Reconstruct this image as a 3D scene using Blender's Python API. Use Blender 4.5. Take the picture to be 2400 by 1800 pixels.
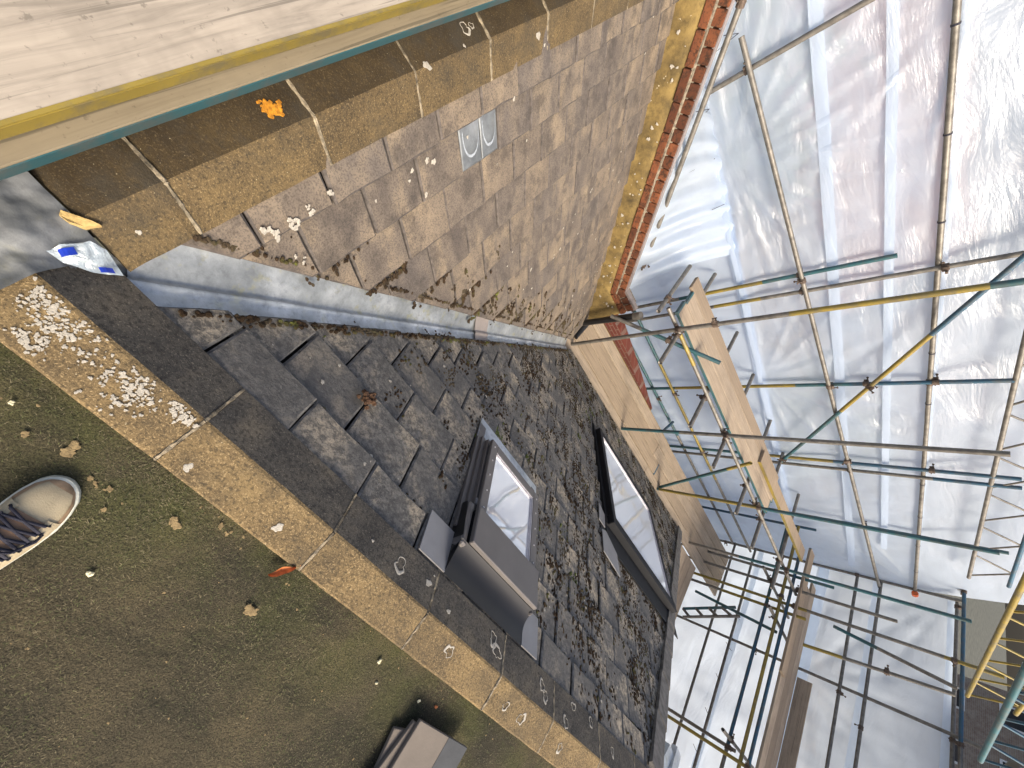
import bpy, math, random
from mathutils import Vector, Matrix
import mathutils.noise as mnoise
random.seed(7)
R_ = math.radians
scene = bpy.context.scene
for o in list(bpy.data.objects): bpy.data.objects.remove(o)

# ------------------------------------------------------------------ camera
cam_d = bpy.data.cameras.new('camera'); cam = bpy.data.objects.new('camera', cam_d)
scene.collection.objects.link(cam); scene.camera = cam
right = Vector((0.52613814, 0.56742351, 0.63341078))
down = Vector((0.74886687, -0.66208884, -0.02892696))
fwd = Vector((0.40296037, 0.48955993, -0.77327486))
M = Matrix.Identity(4)
for i in range(3):
    M[i][0] = right[i]; M[i][1] = -down[i]; M[i][2] = -fwd[i]
M[0][3], M[1][3], M[2][3] = 0.23206, -0.00248, 1.275
cam.matrix_world = M
cam_d.sensor_width = 36; cam_d.lens = 956.2067 / 2400 * 36
cam_d.clip_start = 0.02; cam_d.clip_end = 2000

# ------------------------------------------------------------------ world, sun, exposure
SUN_EL, SUN_AZ = R_(40), math.atan2(-0.85, 0.52)        # direction towards the sun, seen in plan
world = bpy.data.worlds.new('World'); scene.world = world; world.use_nodes = True
wn = world.node_tree.nodes; wl = world.node_tree.links
sky = wn.new('ShaderNodeTexSky'); sky.sky_type = 'NISHITA'; sky.sun_disc = False
sky.sun_elevation = SUN_EL; sky.sun_rotation = math.pi / 2 - SUN_AZ
sky.air_density = 0.7; sky.dust_density = 5.0; sky.ozone_density = 0.3
bg = wn['Background']; bg.inputs['Strength'].default_value = 0.15
wl.new(sky.outputs['Color'], bg.inputs['Color'])
sd = bpy.data.lights.new('sun', 'SUN'); so = bpy.data.objects.new('sun', sd); scene.collection.objects.link(so)
sd.energy = 2.0; sd.angle = R_(20); sd.color = (1.0, 0.90, 0.73)
sdir = Vector((math.cos(SUN_EL) * math.cos(SUN_AZ), math.cos(SUN_EL) * math.sin(SUN_AZ), math.sin(SUN_EL)))
so.rotation_euler = sdir.to_track_quat('Z', 'Y').to_euler(); so.location = sdir * 30
scene.view_settings.view_transform = 'Standard'; scene.view_settings.look = 'None'
scene.view_settings.gamma = 1.0; scene.view_settings.use_curve_mapping = False
scene.view_settings.exposure = 0.95
scene.cycles.max_bounces = 10; scene.cycles.transparent_max_bounces = 16
scene.cycles.use_denoising = True

# ------------------------------------------------------------------ geometry of the place (metres)
A, B, W, T = .12342, .084405, .12852, .7194                 # right coping: chamfer run, drop, top width; right roof pitch
AL, BL, TL, DE, X0 = .108205, .088485, .9342, .0105, -.1717   # the same for the left one, its turn and offset
EAVE = 3.4945; GABLE = 3.9866
NR = Vector((0, T, 1)).normalized()
cd, sn = math.cos(DE), math.sin(DE)
NL = Vector((TL * cd, TL * sn, 1)).normalized()
def zR(y): return -B - (y - A) * T
def zL(d): return -BL - (d - AL) * TL
def PR(x, y, h=0.): return Vector((x, y, zR(y))) + NR * h          # point on the right slope (y in plan), h above it
def LW(d, u, z): return Vector((X0 + d * cd - u * sn, d * sn + u * cd, z))
def PL(u, d, h=0.): return LW(d, u, zL(d)) + NL * h
def hf(x, y):                                                       # roof height, both slopes and copings
    d = (x - X0) * cd + y * sn
    hl = 0 if d < 0 else (-BL / AL * d if d < AL else zL(d))
    hr = 0 if y < 0 else (-B / A * y if y < A else zR(y))
    return max(hl, hr)

# ------------------------------------------------------------------ helpers
COL = scene.collection
def link(o, parent=None):
    COL.objects.link(o)
    if parent is not None: o.parent = parent
    return o
def tag(o, label=None, cat=None, group=None, kind=None):
    if label: o['label'] = label
    if cat: o['category'] = cat
    if group: o['group'] = group
    if kind: o['kind'] = kind
    return o
def empty(name, loc=(0, 0, 0)):
    o = bpy.data.objects.new(name, None); o.empty_display_size = .1; o.location = loc
    return link(o)
class MB:
    def __init__(s): s.v = []; s.f = []; s.m = []
    def face(s, pts, m=0):
        i = len(s.v); s.v += [tuple(p) for p in pts]; s.f.append(tuple(range(i, i + len(pts)))); s.m.append(m)
    def grid(s, rows, m=0, closed=False):
        i = len(s.v); nu = len(rows[0])
        for r in rows: s.v += [tuple(p) for p in r]
        for a in range(len(rows) - 1):
            for b in range(nu if closed else nu - 1):
                b2 = (b + 1) % nu
                s.f.append((i + a * nu + b, i + a * nu + b2, i + (a + 1) * nu + b2, i + (a + 1) * nu + b)); s.m.append(m)
    def prism(s, bottom, top, m=0):                       # closed solid between two equal loops
        n = len(bottom); i = len(s.v); s.v += [tuple(p) for p in bottom] + [tuple(p) for p in top]
        s.f.append(tuple(range(i + n, i + 2 * n))); s.m.append(m)
        s.f.append(tuple(range(i + n - 1, i - 1, -1))); s.m.append(m)
        for k in range(n):
            k2 = (k + 1) % n; s.f.append((i + k, i + k2, i + n + k2, i + n + k)); s.m.append(m)
    def box(s, c, ax, m=0, bev=0.):                       # centre, three half-axis vectors
        x, y, z = ax; c = Vector(c)
        if bev <= 0:
            lo = [c - x - y - z, c + x - y - z, c + x + y - z, c - x + y - z]; s.prism(lo, [p + 2 * z for p in lo], m); return
        def loop(k, zz):
            bx = x * (1 - k / x.length); by = y * (1 - k / y.length)
            return [c - x - by + zz, c - bx - y + zz, c + bx - y + zz, c + x - by + zz, c + x + by + zz, c + bx + y + zz, c - bx + y + zz, c - x + by + zz]
        def loop2(k, zz):
            x2 = x * (1 - k / x.length); y2 = y * (1 - k / y.length)
            bx = x2 * .98; by = y2 * .98
            return [c - x2 - by + zz, c - bx - y2 + zz, c + bx - y2 + zz, c + x2 - by + zz, c + x2 + by + zz, c + bx + y2 + zz, c - bx + y2 + zz, c - x2 + by + zz]
        zb = z * (1 - bev / z.length)
        rows = [loop2(bev, -z), loop(bev, -zb), loop(bev, zb), loop2(bev, z)]
        i = len(s.v); s.grid(rows, m, closed=True)
        s.f.append(tuple(range(i + 7, i - 1, -1))); s.m.append(m); s.f.append(tuple(range(i + 24, i + 32))); s.m.append(m)
    def tube(s, p, q, r, segs=None, n=12, m=0, hollow=None, cap=True):
        p, q = Vector(p), Vector(q); ax = (q - p).normalized()
        a = ax.orthogonal().normalized(); b = ax.cross(a)
        ring = lambda c, rr: [c + (a * math.cos(2 * math.pi * k / n) + b * math.sin(2 * math.pi * k / n)) * rr for k in range(n)]
        cuts = segs or [(0, 1, m)]
        for f0, f1, mm in cuts: s.grid([ring(p.lerp(q, f0), r), ring(p.lerp(q, f1), r)], mm, closed=True)
        if not cap: return
        for c, d, mm in ((p, ax, cuts[0][2]), (q, -ax, cuts[-1][2])):
            if hollow is None: s.face(ring(c, r), mm)
            else:
                s.grid([ring(c, r), ring(c, r * .8), ring(c + d * .06, r * .8)], mm, closed=True)
                s.face(ring(c + d * .06, r * .8), hollow)
    def sweep(s, pts, rad, n=6, m=0):
        rows = []; pts = [Vector(p) for p in pts]
        for i, p in enumerate(pts):
            t = (pts[min(i + 1, len(pts) - 1)] - pts[max(i - 1, 0)]).normalized(); a = t.orthogonal().normalized(); b = t.cross(a)
            rows.append([p + (a * math.cos(2 * math.pi * k / n) + b * math.sin(2 * math.pi * k / n)) * rad for k in range(n)])
        i = len(s.v); s.grid(rows, m, closed=True)
        s.f.append(tuple(range(i, i + n))); s.m.append(m); e = len(s.v); s.f.append(tuple(range(e - n, e))); s.m.append(m)
    def mesh(s, name, mats, smooth=False):
        me = bpy.data.meshes.new(name); me.from_pydata(s.v, [], s.f); 
        for m in (mats if isinstance(mats, (list, tuple)) else [mats]): me.materials.append(m)
        if len(me.materials) > 1: me.polygons.foreach_set('material_index', s.m)
        if smooth: me.polygons.foreach_set('use_smooth', [True] * len(me.polygons))
        me.validate(); me.update(); return me
    def build(s, name, mats, parent=None, smooth=False):
        return link(bpy.data.objects.new(name, s.mesh(name, mats, smooth)), parent)
def clip(poly, fn):                                     # keep the part of a polygon where fn(p) >= 0
    out = []
    for i in range(len(poly)):
        p, q = poly[i], poly[(i + 1) % len(poly)]; a, b = fn(p), fn(q)
        if a >= 0: out.append(p)
        if (a >= 0) != (b >= 0):
            k = a / (a - b); out.append((p[0] + (q[0] - p[0]) * k, p[1] + (q[1] - p[1]) * k))
    return out
def blob_outline(r, n=14, rough=.35, seed=0):
    rnd = random.Random(seed); ph = [rnd.uniform(0, 6.28) for _ in range(4)]
    out = []
    for k in range(n):
        a = 2 * math.pi * k / n
        rr = r * (1 + rough * (.5 * math.sin(2 * a + ph[0]) + .4 * math.sin(3 * a + ph[1]) + .35 * math.sin(5 * a + ph[2])) + rnd.uniform(-.12, .12) * rough * 2)
        out.append((math.cos(a) * rr, math.sin(a) * rr))
    return out

# ------------------------------------------------------------------ materials
class NT:
    def __init__(s, name):
        s.mat = bpy.data.materials.new(name); s.mat.use_nodes = True; s.t = s.mat.node_tree; s.n = s.t.nodes; s.l = s.t.links
        s.bsdf = s.n['Principled BSDF']; s.out = s.n['Material Output']
        s.pos = s.n.new('ShaderNodeNewGeometry').outputs['Position']
    def local(s, k=41.):
        a = s.n.new('ShaderNodeVectorMath'); a.operation = 'ADD'; c = s.n.new('ShaderNodeCombineXYZ'); r = s.math('MULTIPLY', s.rand(), k)
        s.l.new(r, c.inputs[0]); s.l.new(s.math('MULTIPLY', r, .37), c.inputs[1]); s.l.new(s.pos, a.inputs[0]); s.l.new(c.outputs[0], a.inputs[1]); s.pos = a.outputs[0]; return s
    def val(s, sock, v):
        if isinstance(v, (int, float)): sock.default_value = v
        elif isinstance(v, (tuple, list)): sock.default_value = tuple(v) + ((1,) if len(v) == 3 and sock.type == 'RGBA' else ())
        else: s.l.new(v, sock)
    def map(s, scale=(1, 1, 1), rot=(0, 0, 0), src=None):
        m = s.n.new('ShaderNodeMapping'); s.l.new(src or s.pos, m.inputs['Vector']); m.inputs['Scale'].default_value = scale; m.inputs['Rotation'].default_value = rot
        return m.outputs['Vector']
    def noise(s, scale, detail=4, rough=.55, vec=None, dist=0.):
        x = s.n.new('ShaderNodeTexNoise'); s.l.new(vec or s.pos, x.inputs['Vector'])
        x.inputs['Scale'].default_value = scale; x.inputs['Detail'].default_value = detail; x.inputs['Roughness'].default_value = rough; x.inputs['Distortion'].default_value = dist
        return x.outputs['Fac']
    def voro(s, scale, vec=None, feature='F1', out='Distance'):
        x = s.n.new('ShaderNodeTexVoronoi'); x.feature = feature; s.l.new(vec or s.pos, x.inputs['Vector']); x.inputs['Scale'].default_value = scale
        return x.outputs[out]
    def ramp(s, fac, stops):
        x = s.n.new('ShaderNodeValToRGB'); s.l.new(fac, x.inputs['Fac']); e = x.color_ramp.elements
        while len(e) < len(stops): e.new(.5)
        for k, (p, c) in enumerate(stops):
            e[k].position = p; e[k].color = (c, c, c, 1) if isinstance(c, (int, float)) else tuple(c) + (1,)
        return x.outputs['Color']
    def mix(s, fac, a, b, mode='MIX'):
        x = s.n.new('ShaderNodeMix'); x.data_type = 'RGBA'; x.blend_type = mode
        s.val(x.inputs['Factor'], fac); s.val(x.inputs['A'], a); s.val(x.inputs['B'], b)
        # RGBA sockets are the last A/B pair
        ra = [i for i in x.inputs if i.name == 'A' and i.type == 'RGBA'][0]; rb = [i for i in x.inputs if i.name == 'B' and i.type == 'RGBA'][0]
        s.val(ra, a); s.val(rb, b)
        return [o for o in x.outputs if o.type == 'RGBA'][0]
    def math(s, op, a, b=0.):
        x = s.n.new('ShaderNodeMath'); x.operation = op; s.val(x.inputs[0], a); s.val(x.inputs[1], b); return x.outputs[0]
    def rand(s): return s.n.new('ShaderNodeObjectInfo').outputs['Random']
    def bump(s, h, strength=.5, dist=.01, prev=None):
        x = s.n.new('ShaderNodeBump'); s.l.new(h, x.inputs['Height']); x.inputs['Strength'].default_value = strength; x.inputs['Distance'].default_value = dist
        if prev is not None: s.l.new(prev, x.inputs['Normal'])
        return x.outputs['Normal']
    def done(s, color, rough=.8, bump=None, metal=0., spec=None):
        s.val(s.bsdf.inputs['Base Color'], color); s.val(s.bsdf.inputs['Roughness'], rough); s.val(s.bsdf.inputs['Metallic'], metal)
        if spec is not None: s.bsdf.inputs['Specular IOR Level'].default_value = spec
        if bump is not None: s.l.new(bump, s.bsdf.inputs['Normal'])
        return s.mat

def m_slate_left():
    n = NT('tan_stone_slate').local()
    big = n.noise(4.2, 5, .62, n.map((.8, 1.4, .8)))
    c = n.ramp(big, [(.32, (.098, .082, .070)), (.5, (.165, .135, .105)), (.66, (.275, .215, .145))])
    rnd = n.rand(); c = n.mix(n.ramp(n.math('FRACT', n.math('MULTIPLY', rnd, 7.3)), [(.2, 0.), (1., .6)]), c, (.115, .100, .090))
    c = n.mix(n.ramp(n.math('FRACT', n.math('MULTIPLY', rnd, 3.1)), [(.55, 0.), (1., .45)]), c, (.25, .195, .135))
    dk = n.ramp(n.noise(6, 8, .80), [(.48, 0.), (.62, 1.)]); c = n.mix(n.math('MULTIPLY', dk, .62), c, (.048, .042, .038))
    sp = n.ramp(n.noise(150, 3, .6), [(.40, 1.), (.52, 0.)]); c = n.mix(n.math('MULTIPLY', sp, .45), c, (.035, .030, .026))
    h = n.noise(130, 5, .65); b2 = n.bump(n.noise(14, 4, .6), .35, .01)
    return n.done(c, .86, n.bump(h, .4, .004, b2), spec=.25)
def m_slate_right():
    n = NT('dark_weathered_slate').local()
    big = n.noise(4.6, 5, .6)
    c = n.ramp(big, [(.36, (0.1022, 0.0980, 0.0898)), (.49, (0.1534, 0.1442, 0.1278)), (.57, (0.3195, 0.2744, 0.2040)), (.70, (0.4828, 0.3990, 0.2856))])
    n2 = n.ramp(n.noise(42, 8, .82), [(.45, 0.), (.55, 1.)]); c = n.mix(n.math('MULTIPLY', n2, .80), c, (0.0568, 0.0546, 0.0503))
    gs = n.ramp(n.noise(85, 4, .6), [(.58, 0.), (.70, 1.)]); c = n.mix(n.math('MULTIPLY', gs, .4), c, (0.3124, 0.2940, 0.2584))
    rnd = n.rand(); c = n.mix(n.ramp(n.math('FRACT', n.math('MULTIPLY', rnd, 5.7)), [(.4, 0.), (1., .6)]), c, (0.0923, 0.0882, 0.0816))
    h = n.noise(120, 6, .7); b2 = n.bump(n.noise(25, 5, .65), .5, .012)
    return n.done(c, .8, n.bump(h, .5, .005, b2), spec=.35)
def m_stone(name='brown_coping_stone', k=1., dark=.5):
    n = NT(name).local(); sc = lambda c: tuple(x * k for x in c)
    c = n.ramp(n.noise(6, 6, .65), [(.3, sc((0.1082, 0.0784, 0.0427))), (.52, sc((0.1789, 0.1264, 0.0619))), (.72, sc((0.2496, 0.1760, 0.0812)))])
    fl = n.ramp(n.noise(230, 3, .6), [(.54, 0.), (.66, 1.)]); c = n.mix(n.math('MULTIPLY', fl, .65), c, sc((0.4576, 0.3360, 0.1720)))
    dk = n.ramp(n.noise(110, 4, .7), [(.38, 1.), (.50, 0.)]); c = n.mix(n.math('MULTIPLY', dk, .65), c, (0.0374, 0.0304, 0.0206))
    wf = n.ramp(n.voro(85), [(.05, 1.), (.12, 0.)]); wk = n.ramp(n.noise(60, 2, .5), [(.56, 0.), (.62, 1.)])
    c = n.mix(n.math('MULTIPLY', wf, wk), c, (0.6240, 0.5440, 0.3578))
    st = n.ramp(n.noise(3.6, 6, .72), [(.46, 0.), (.64, 1.)]); c = n.mix(n.math('MULTIPLY', st, dark), c, (0.0516, 0.0456, 0.0344))
    b2 = n.bump(n.noise(40, 5, .6), .35, .01)
    return n.done(c, .9, n.bump(n.noise(240, 4, .7), .6, .004, b2), spec=.2)
def m_dark_stone():
    n = NT('dark_grey_speckled_stone').local()
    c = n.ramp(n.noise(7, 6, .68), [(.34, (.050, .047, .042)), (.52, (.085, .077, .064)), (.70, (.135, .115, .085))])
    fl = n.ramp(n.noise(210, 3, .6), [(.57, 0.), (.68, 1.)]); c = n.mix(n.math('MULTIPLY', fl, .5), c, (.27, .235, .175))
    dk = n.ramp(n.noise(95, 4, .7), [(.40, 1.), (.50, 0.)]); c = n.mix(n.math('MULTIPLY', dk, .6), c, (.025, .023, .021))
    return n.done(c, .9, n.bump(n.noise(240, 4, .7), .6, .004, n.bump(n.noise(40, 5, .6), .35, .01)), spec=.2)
def m_felt():
    n = NT('mossy_roof_felt')
    c = n.ramp(n.noise(2.6, 6, .65), [(.32, (0.0338, 0.0318, 0.0223)), (.5, (0.0653, 0.0554, 0.0345)), (.7, (0.1064, 0.0862, 0.0490))])
    sp = n.n.new('ShaderNodeSeparateXYZ'); n.l.new(n.pos, sp.inputs[0])
    near = n.ramp(n.math('ADD', n.math('MULTIPLY', sp.outputs[1], 1.6), 1.05), [(.35, 0.), (.75, 1.)])       # moss keeps to the damp edge beside the coping
    g = n.ramp(n.noise(3.3, 5, .62, n.map((1, 1, 1), (0, 0, .6))), [(.42, 0.), (.60, 1.)]); c = n.mix(n.math('MULTIPLY', n.math('MULTIPLY', g, near), .5), c, (0.0605, 0.0731, 0.0166))
    dm = n.ramp(n.noise(4.5, 5, .7, n.map((.6, 1.6, 1), (0, 0, -.7))), [(.50, 0.), (.62, 1.)]); c = n.mix(n.math('MULTIPLY', dm, .5), c, (0.0217, 0.0225, 0.0156))
    gr = n.noise(260, 3, .7); c = n.mix(n.ramp(gr, [(.36, .7), (.56, 0.)]), c, (0.0121, 0.0125, 0.0094))
    lt = n.ramp(n.noise(190, 3, .6), [(.60, 0.), (.73, 1.)]); c = n.mix(n.math('MULTIPLY', lt, .55), c, (0.1935, 0.1653, 0.1002))
    b2 = n.bump(n.noise(22, 5, .6), .4, .015)
    return n.done(c, .95, n.bump(gr, .8, .005, b2), spec=.15)
def m_lead(k=1., name='patinated_lead_sheen', yl=.4, metal=.28, rough=.42):
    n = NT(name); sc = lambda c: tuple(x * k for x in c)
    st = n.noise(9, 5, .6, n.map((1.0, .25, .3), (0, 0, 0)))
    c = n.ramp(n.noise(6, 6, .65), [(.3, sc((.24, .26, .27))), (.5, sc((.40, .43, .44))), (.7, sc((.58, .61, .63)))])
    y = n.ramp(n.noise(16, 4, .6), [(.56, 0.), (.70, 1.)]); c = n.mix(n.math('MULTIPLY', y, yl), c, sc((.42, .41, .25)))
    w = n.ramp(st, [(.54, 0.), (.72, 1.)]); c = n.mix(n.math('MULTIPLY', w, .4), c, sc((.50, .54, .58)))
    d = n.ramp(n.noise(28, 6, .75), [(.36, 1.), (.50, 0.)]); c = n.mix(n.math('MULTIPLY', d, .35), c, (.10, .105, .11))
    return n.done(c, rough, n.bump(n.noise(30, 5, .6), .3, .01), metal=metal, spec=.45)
def simple(name, col, rough=.7, metal=0., var=.25, scale=30, bump=.2, bscale=120, spec=None, bdist=.003):
    n = NT(name); lo = tuple(c * (1 - var) for c in col); hi = tuple(min(1, c * (1 + var)) for c in col)
    c = n.ramp(n.noise(scale, 5, .6), [(.3, lo), (.7, hi)])
    return n.done(c, rough, n.bump(n.noise(bscale, 4, .6), bump, bdist) if bump else None, metal, spec)
def m_sheet(name, opacity, white=.9, gl=.05):
    n = NT(name); n.n.remove(n.bsdf)
    tr = n.n.new('ShaderNodeBsdfTransparent'); tl = n.n.new('ShaderNodeBsdfTranslucent'); df = n.n.new('ShaderNodeBsdfDiffuse'); g = n.n.new('ShaderNodeBsdfGlossy')
    rf = n.n.new('ShaderNodeBsdfRefraction'); rf.inputs['Roughness'].default_value = .30; rf.inputs['IOR'].default_value = 1.12; rf.inputs['Color'].default_value = (.97, .98, 1, 1)
    for x in (tl, df): x.inputs['Color'].default_value = (white * .78, white * .88, white, 1)
    g.inputs['Roughness'].default_value = .25; g.inputs['Color'].default_value = (1, 1, 1, 1)
    fold = n.noise(2.6, 5, .6, n.map((.6, .6, 2.0), (R_(25), R_(35), 0)), .5)
    fine = n.noise(34, 4, .6, n.map((.35, .35, 1.4), (R_(20), R_(30), 0)))
    soft = n.bump(fold, .30, .05); bn = n.bump(fine, .16, .02, n.bump(fold, .5, .08))
    for x in (tl, df): n.l.new(soft, x.inputs['Normal'])
    n.l.new(bn, g.inputs['Normal'])
    def mixs(f, a, b):
        m = n.n.new('ShaderNodeMixShader'); n.val(m.inputs['Fac'], f); n.l.new(a, m.inputs[1]); n.l.new(b, m.inputs[2]); return m.outputs[0]
    body = mixs(.38, tl.outputs[0], df.outputs[0]); gm = n.ramp(n.noise(1.6, 4, .6), [(.45, gl * .3), (.7, gl * 2.2)]); body = mixs(gm, body, g.outputs[0])
    see = mixs(.2, rf.outputs[0], tr.outputs[0])
    op = n.ramp(fold, [(.3, opacity - .08), (.7, min(1, opacity + .08))])
    n.l.new(mixs(op, see, body), n.out.inputs['Surface']); return n.mat
def m_wood(name, col, along='x', dirt=.45):
    n = NT(name).local(9.)
    gr = n.noise(5, 6, .65, n.map((.5, 9, 9) if along == 'x' else (9, .5, 9)), .6)
    c = n.ramp(gr, [(.28, tuple(k * .6 for k in col)), (.5, col), (.72, tuple(min(1, k * 1.2) for k in col))])
    d = n.ramp(n.noise(3, 5, .7), [(.46, 0.), (.70, 1.)]); c = n.mix(n.math('MULTIPLY', d, dirt), c, tuple(k * .55 for k in col))
    k = n.ramp(n.noise(60, 3, .6), [(.64, 0.), (.72, 1.)]); c = n.mix(n.math('MULTIPLY', k, .5), c, tuple(x * .3 for x in col))
    c = n.mix(n.ramp(n.math('FRACT', n.math('MULTIPLY', n.rand(), 5.3)), [(.2, 0.), (1., .65)]), c, (.22, .165, .11))
    cr = n.ramp(n.noise(3, 3, .5, n.map((.35, 26, 26) if along == 'x' else (26, .35, 26))), [(.33, 1.), (.37, 0.)]); c = n.mix(n.math('MULTIPLY', cr, .6), c, tuple(x * .35 for x in col))
    return n.done(c, .8, n.bump(gr, .35, .004), spec=.25)
def m_paint(name, col):
    n = NT(name).local(9.); w = n.ramp(n.noise(9, 6, .7), [(.46, 0.), (.62, 1.)])
    c = n.mix(n.math('MULTIPLY', w, .55), n.ramp(n.noise(3, 4, .6), [(.3, tuple(x * .7 for x in col)), (.7, col)]), (.105, .096, .08))
    return n.done(c, .5, n.bump(n.noise(60, 4, .6), .15, .003), metal=.15)
def m_brick():
    n = NT('orange_red_brick').local()
    c = n.ramp(n.noise(12, 5, .6), [(.3, (.12, .042, .021)), (.7, (.27, .098, .042))])
    c = n.mix(n.ramp(n.math('FRACT', n.math('MULTIPLY', n.rand(), 6.1)), [(.25, 0.), (1., .85)]), c, (.055, .022, .014))
    d = n.ramp(n.noise(24, 6, .78), [(.46, 0.), (.60, 1.)]); c = n.mix(n.math('MULTIPLY', d, .85), c, (.024, .017, .013))
    return n.done(c, .9, n.bump(n.noise(90, 5, .65), .5, .006), spec=.2)
def m_render():
    n = NT('yellow_lichened_render')
    c = n.ramp(n.noise(5, 6, .65), [(.3, (0.0960, 0.0704, 0.0320)), (.5, (0.1760, 0.1240, 0.0480)), (.7, (0.2640, 0.1880, 0.0680))])
    d = n.ramp(n.noise(9, 6, .75), [(.48, 0.), (.68, 1.)]); c = n.mix(n.math('MULTIPLY', d, .7), c, (0.0520, 0.0400, 0.0224))
    w = n.ramp(n.noise(30, 3, .5), [(.70, 0.), (.76, 1.)]); c = n.mix(w, c, (0.4960, 0.4480, 0.3360))
    return n.done(c, .9, n.bump(n.noise(70, 5, .6), .5, .008), spec=.15)
def m_brickwall(name, s=1., cols=((.30, .085, .05), (.21, .06, .04), (.40, .36, .31))):
    n = NT(name); br = n.n.new('ShaderNodeTexBrick')
    uv = n.n.new('ShaderNodeCombineXYZ'); sp = n.n.new('ShaderNodeSeparateXYZ'); n.l.new(n.pos, sp.inputs[0])
    n.l.new(n.math('ADD', sp.outputs[0], sp.outputs[1]), uv.inputs[0]); n.l.new(sp.outputs[2], uv.inputs[1]); n.l.new(uv.outputs[0], br.inputs['Vector'])
    br.inputs['Color1'].default_value = cols[0] + (1,); br.inputs['Color2'].default_value = cols[1] + (1,); br.inputs['Mortar'].default_value = cols[2] + (1,)
    br.inputs['Scale'].default_value = 1; br.inputs['Brick Width'].default_value = .225 * s; br.inputs['Row Height'].default_value = .075 * s; br.inputs['Mortar Size'].default_value = .008 * s
    c = n.mix(n.math('MULTIPLY', n.ramp(n.noise(3, 5, .6), [(.4, 0.), (.7, 1.)]), .5), br.outputs['Color'], (.12, .05, .035))
    return n.done(c, .9, n.bump(br.outputs['Fac'], -.4, .01), spec=.2)
def m_moss():
    n = NT('moss')
    c = n.ramp(n.noise(9, 4, .7), [(.40, (.030, .020, .012)), (.54, (.058, .038, .022)), (.62, (.075, .068, .026)), (.72, (.15, .17, .035))])
    gy = n.ramp(n.noise(5, 4, .6), [(.48, 0.), (.64, 1.)]); c = n.mix(n.math('MULTIPLY', gy, .55), c, (.11, .095, .065))
    return n.done(c, .95, n.bump(n.noise(330, 4, .7), .9, .006), spec=.1)
def m_leaf(name, col):
    n = NT(name); c = n.ramp(n.noise(1.5, 3, .6), [(.3, tuple(k * .6 for k in col)), (.7, tuple(k * 1.4 for k in col))])
    return n.done(c, .7, spec=.2)
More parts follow.
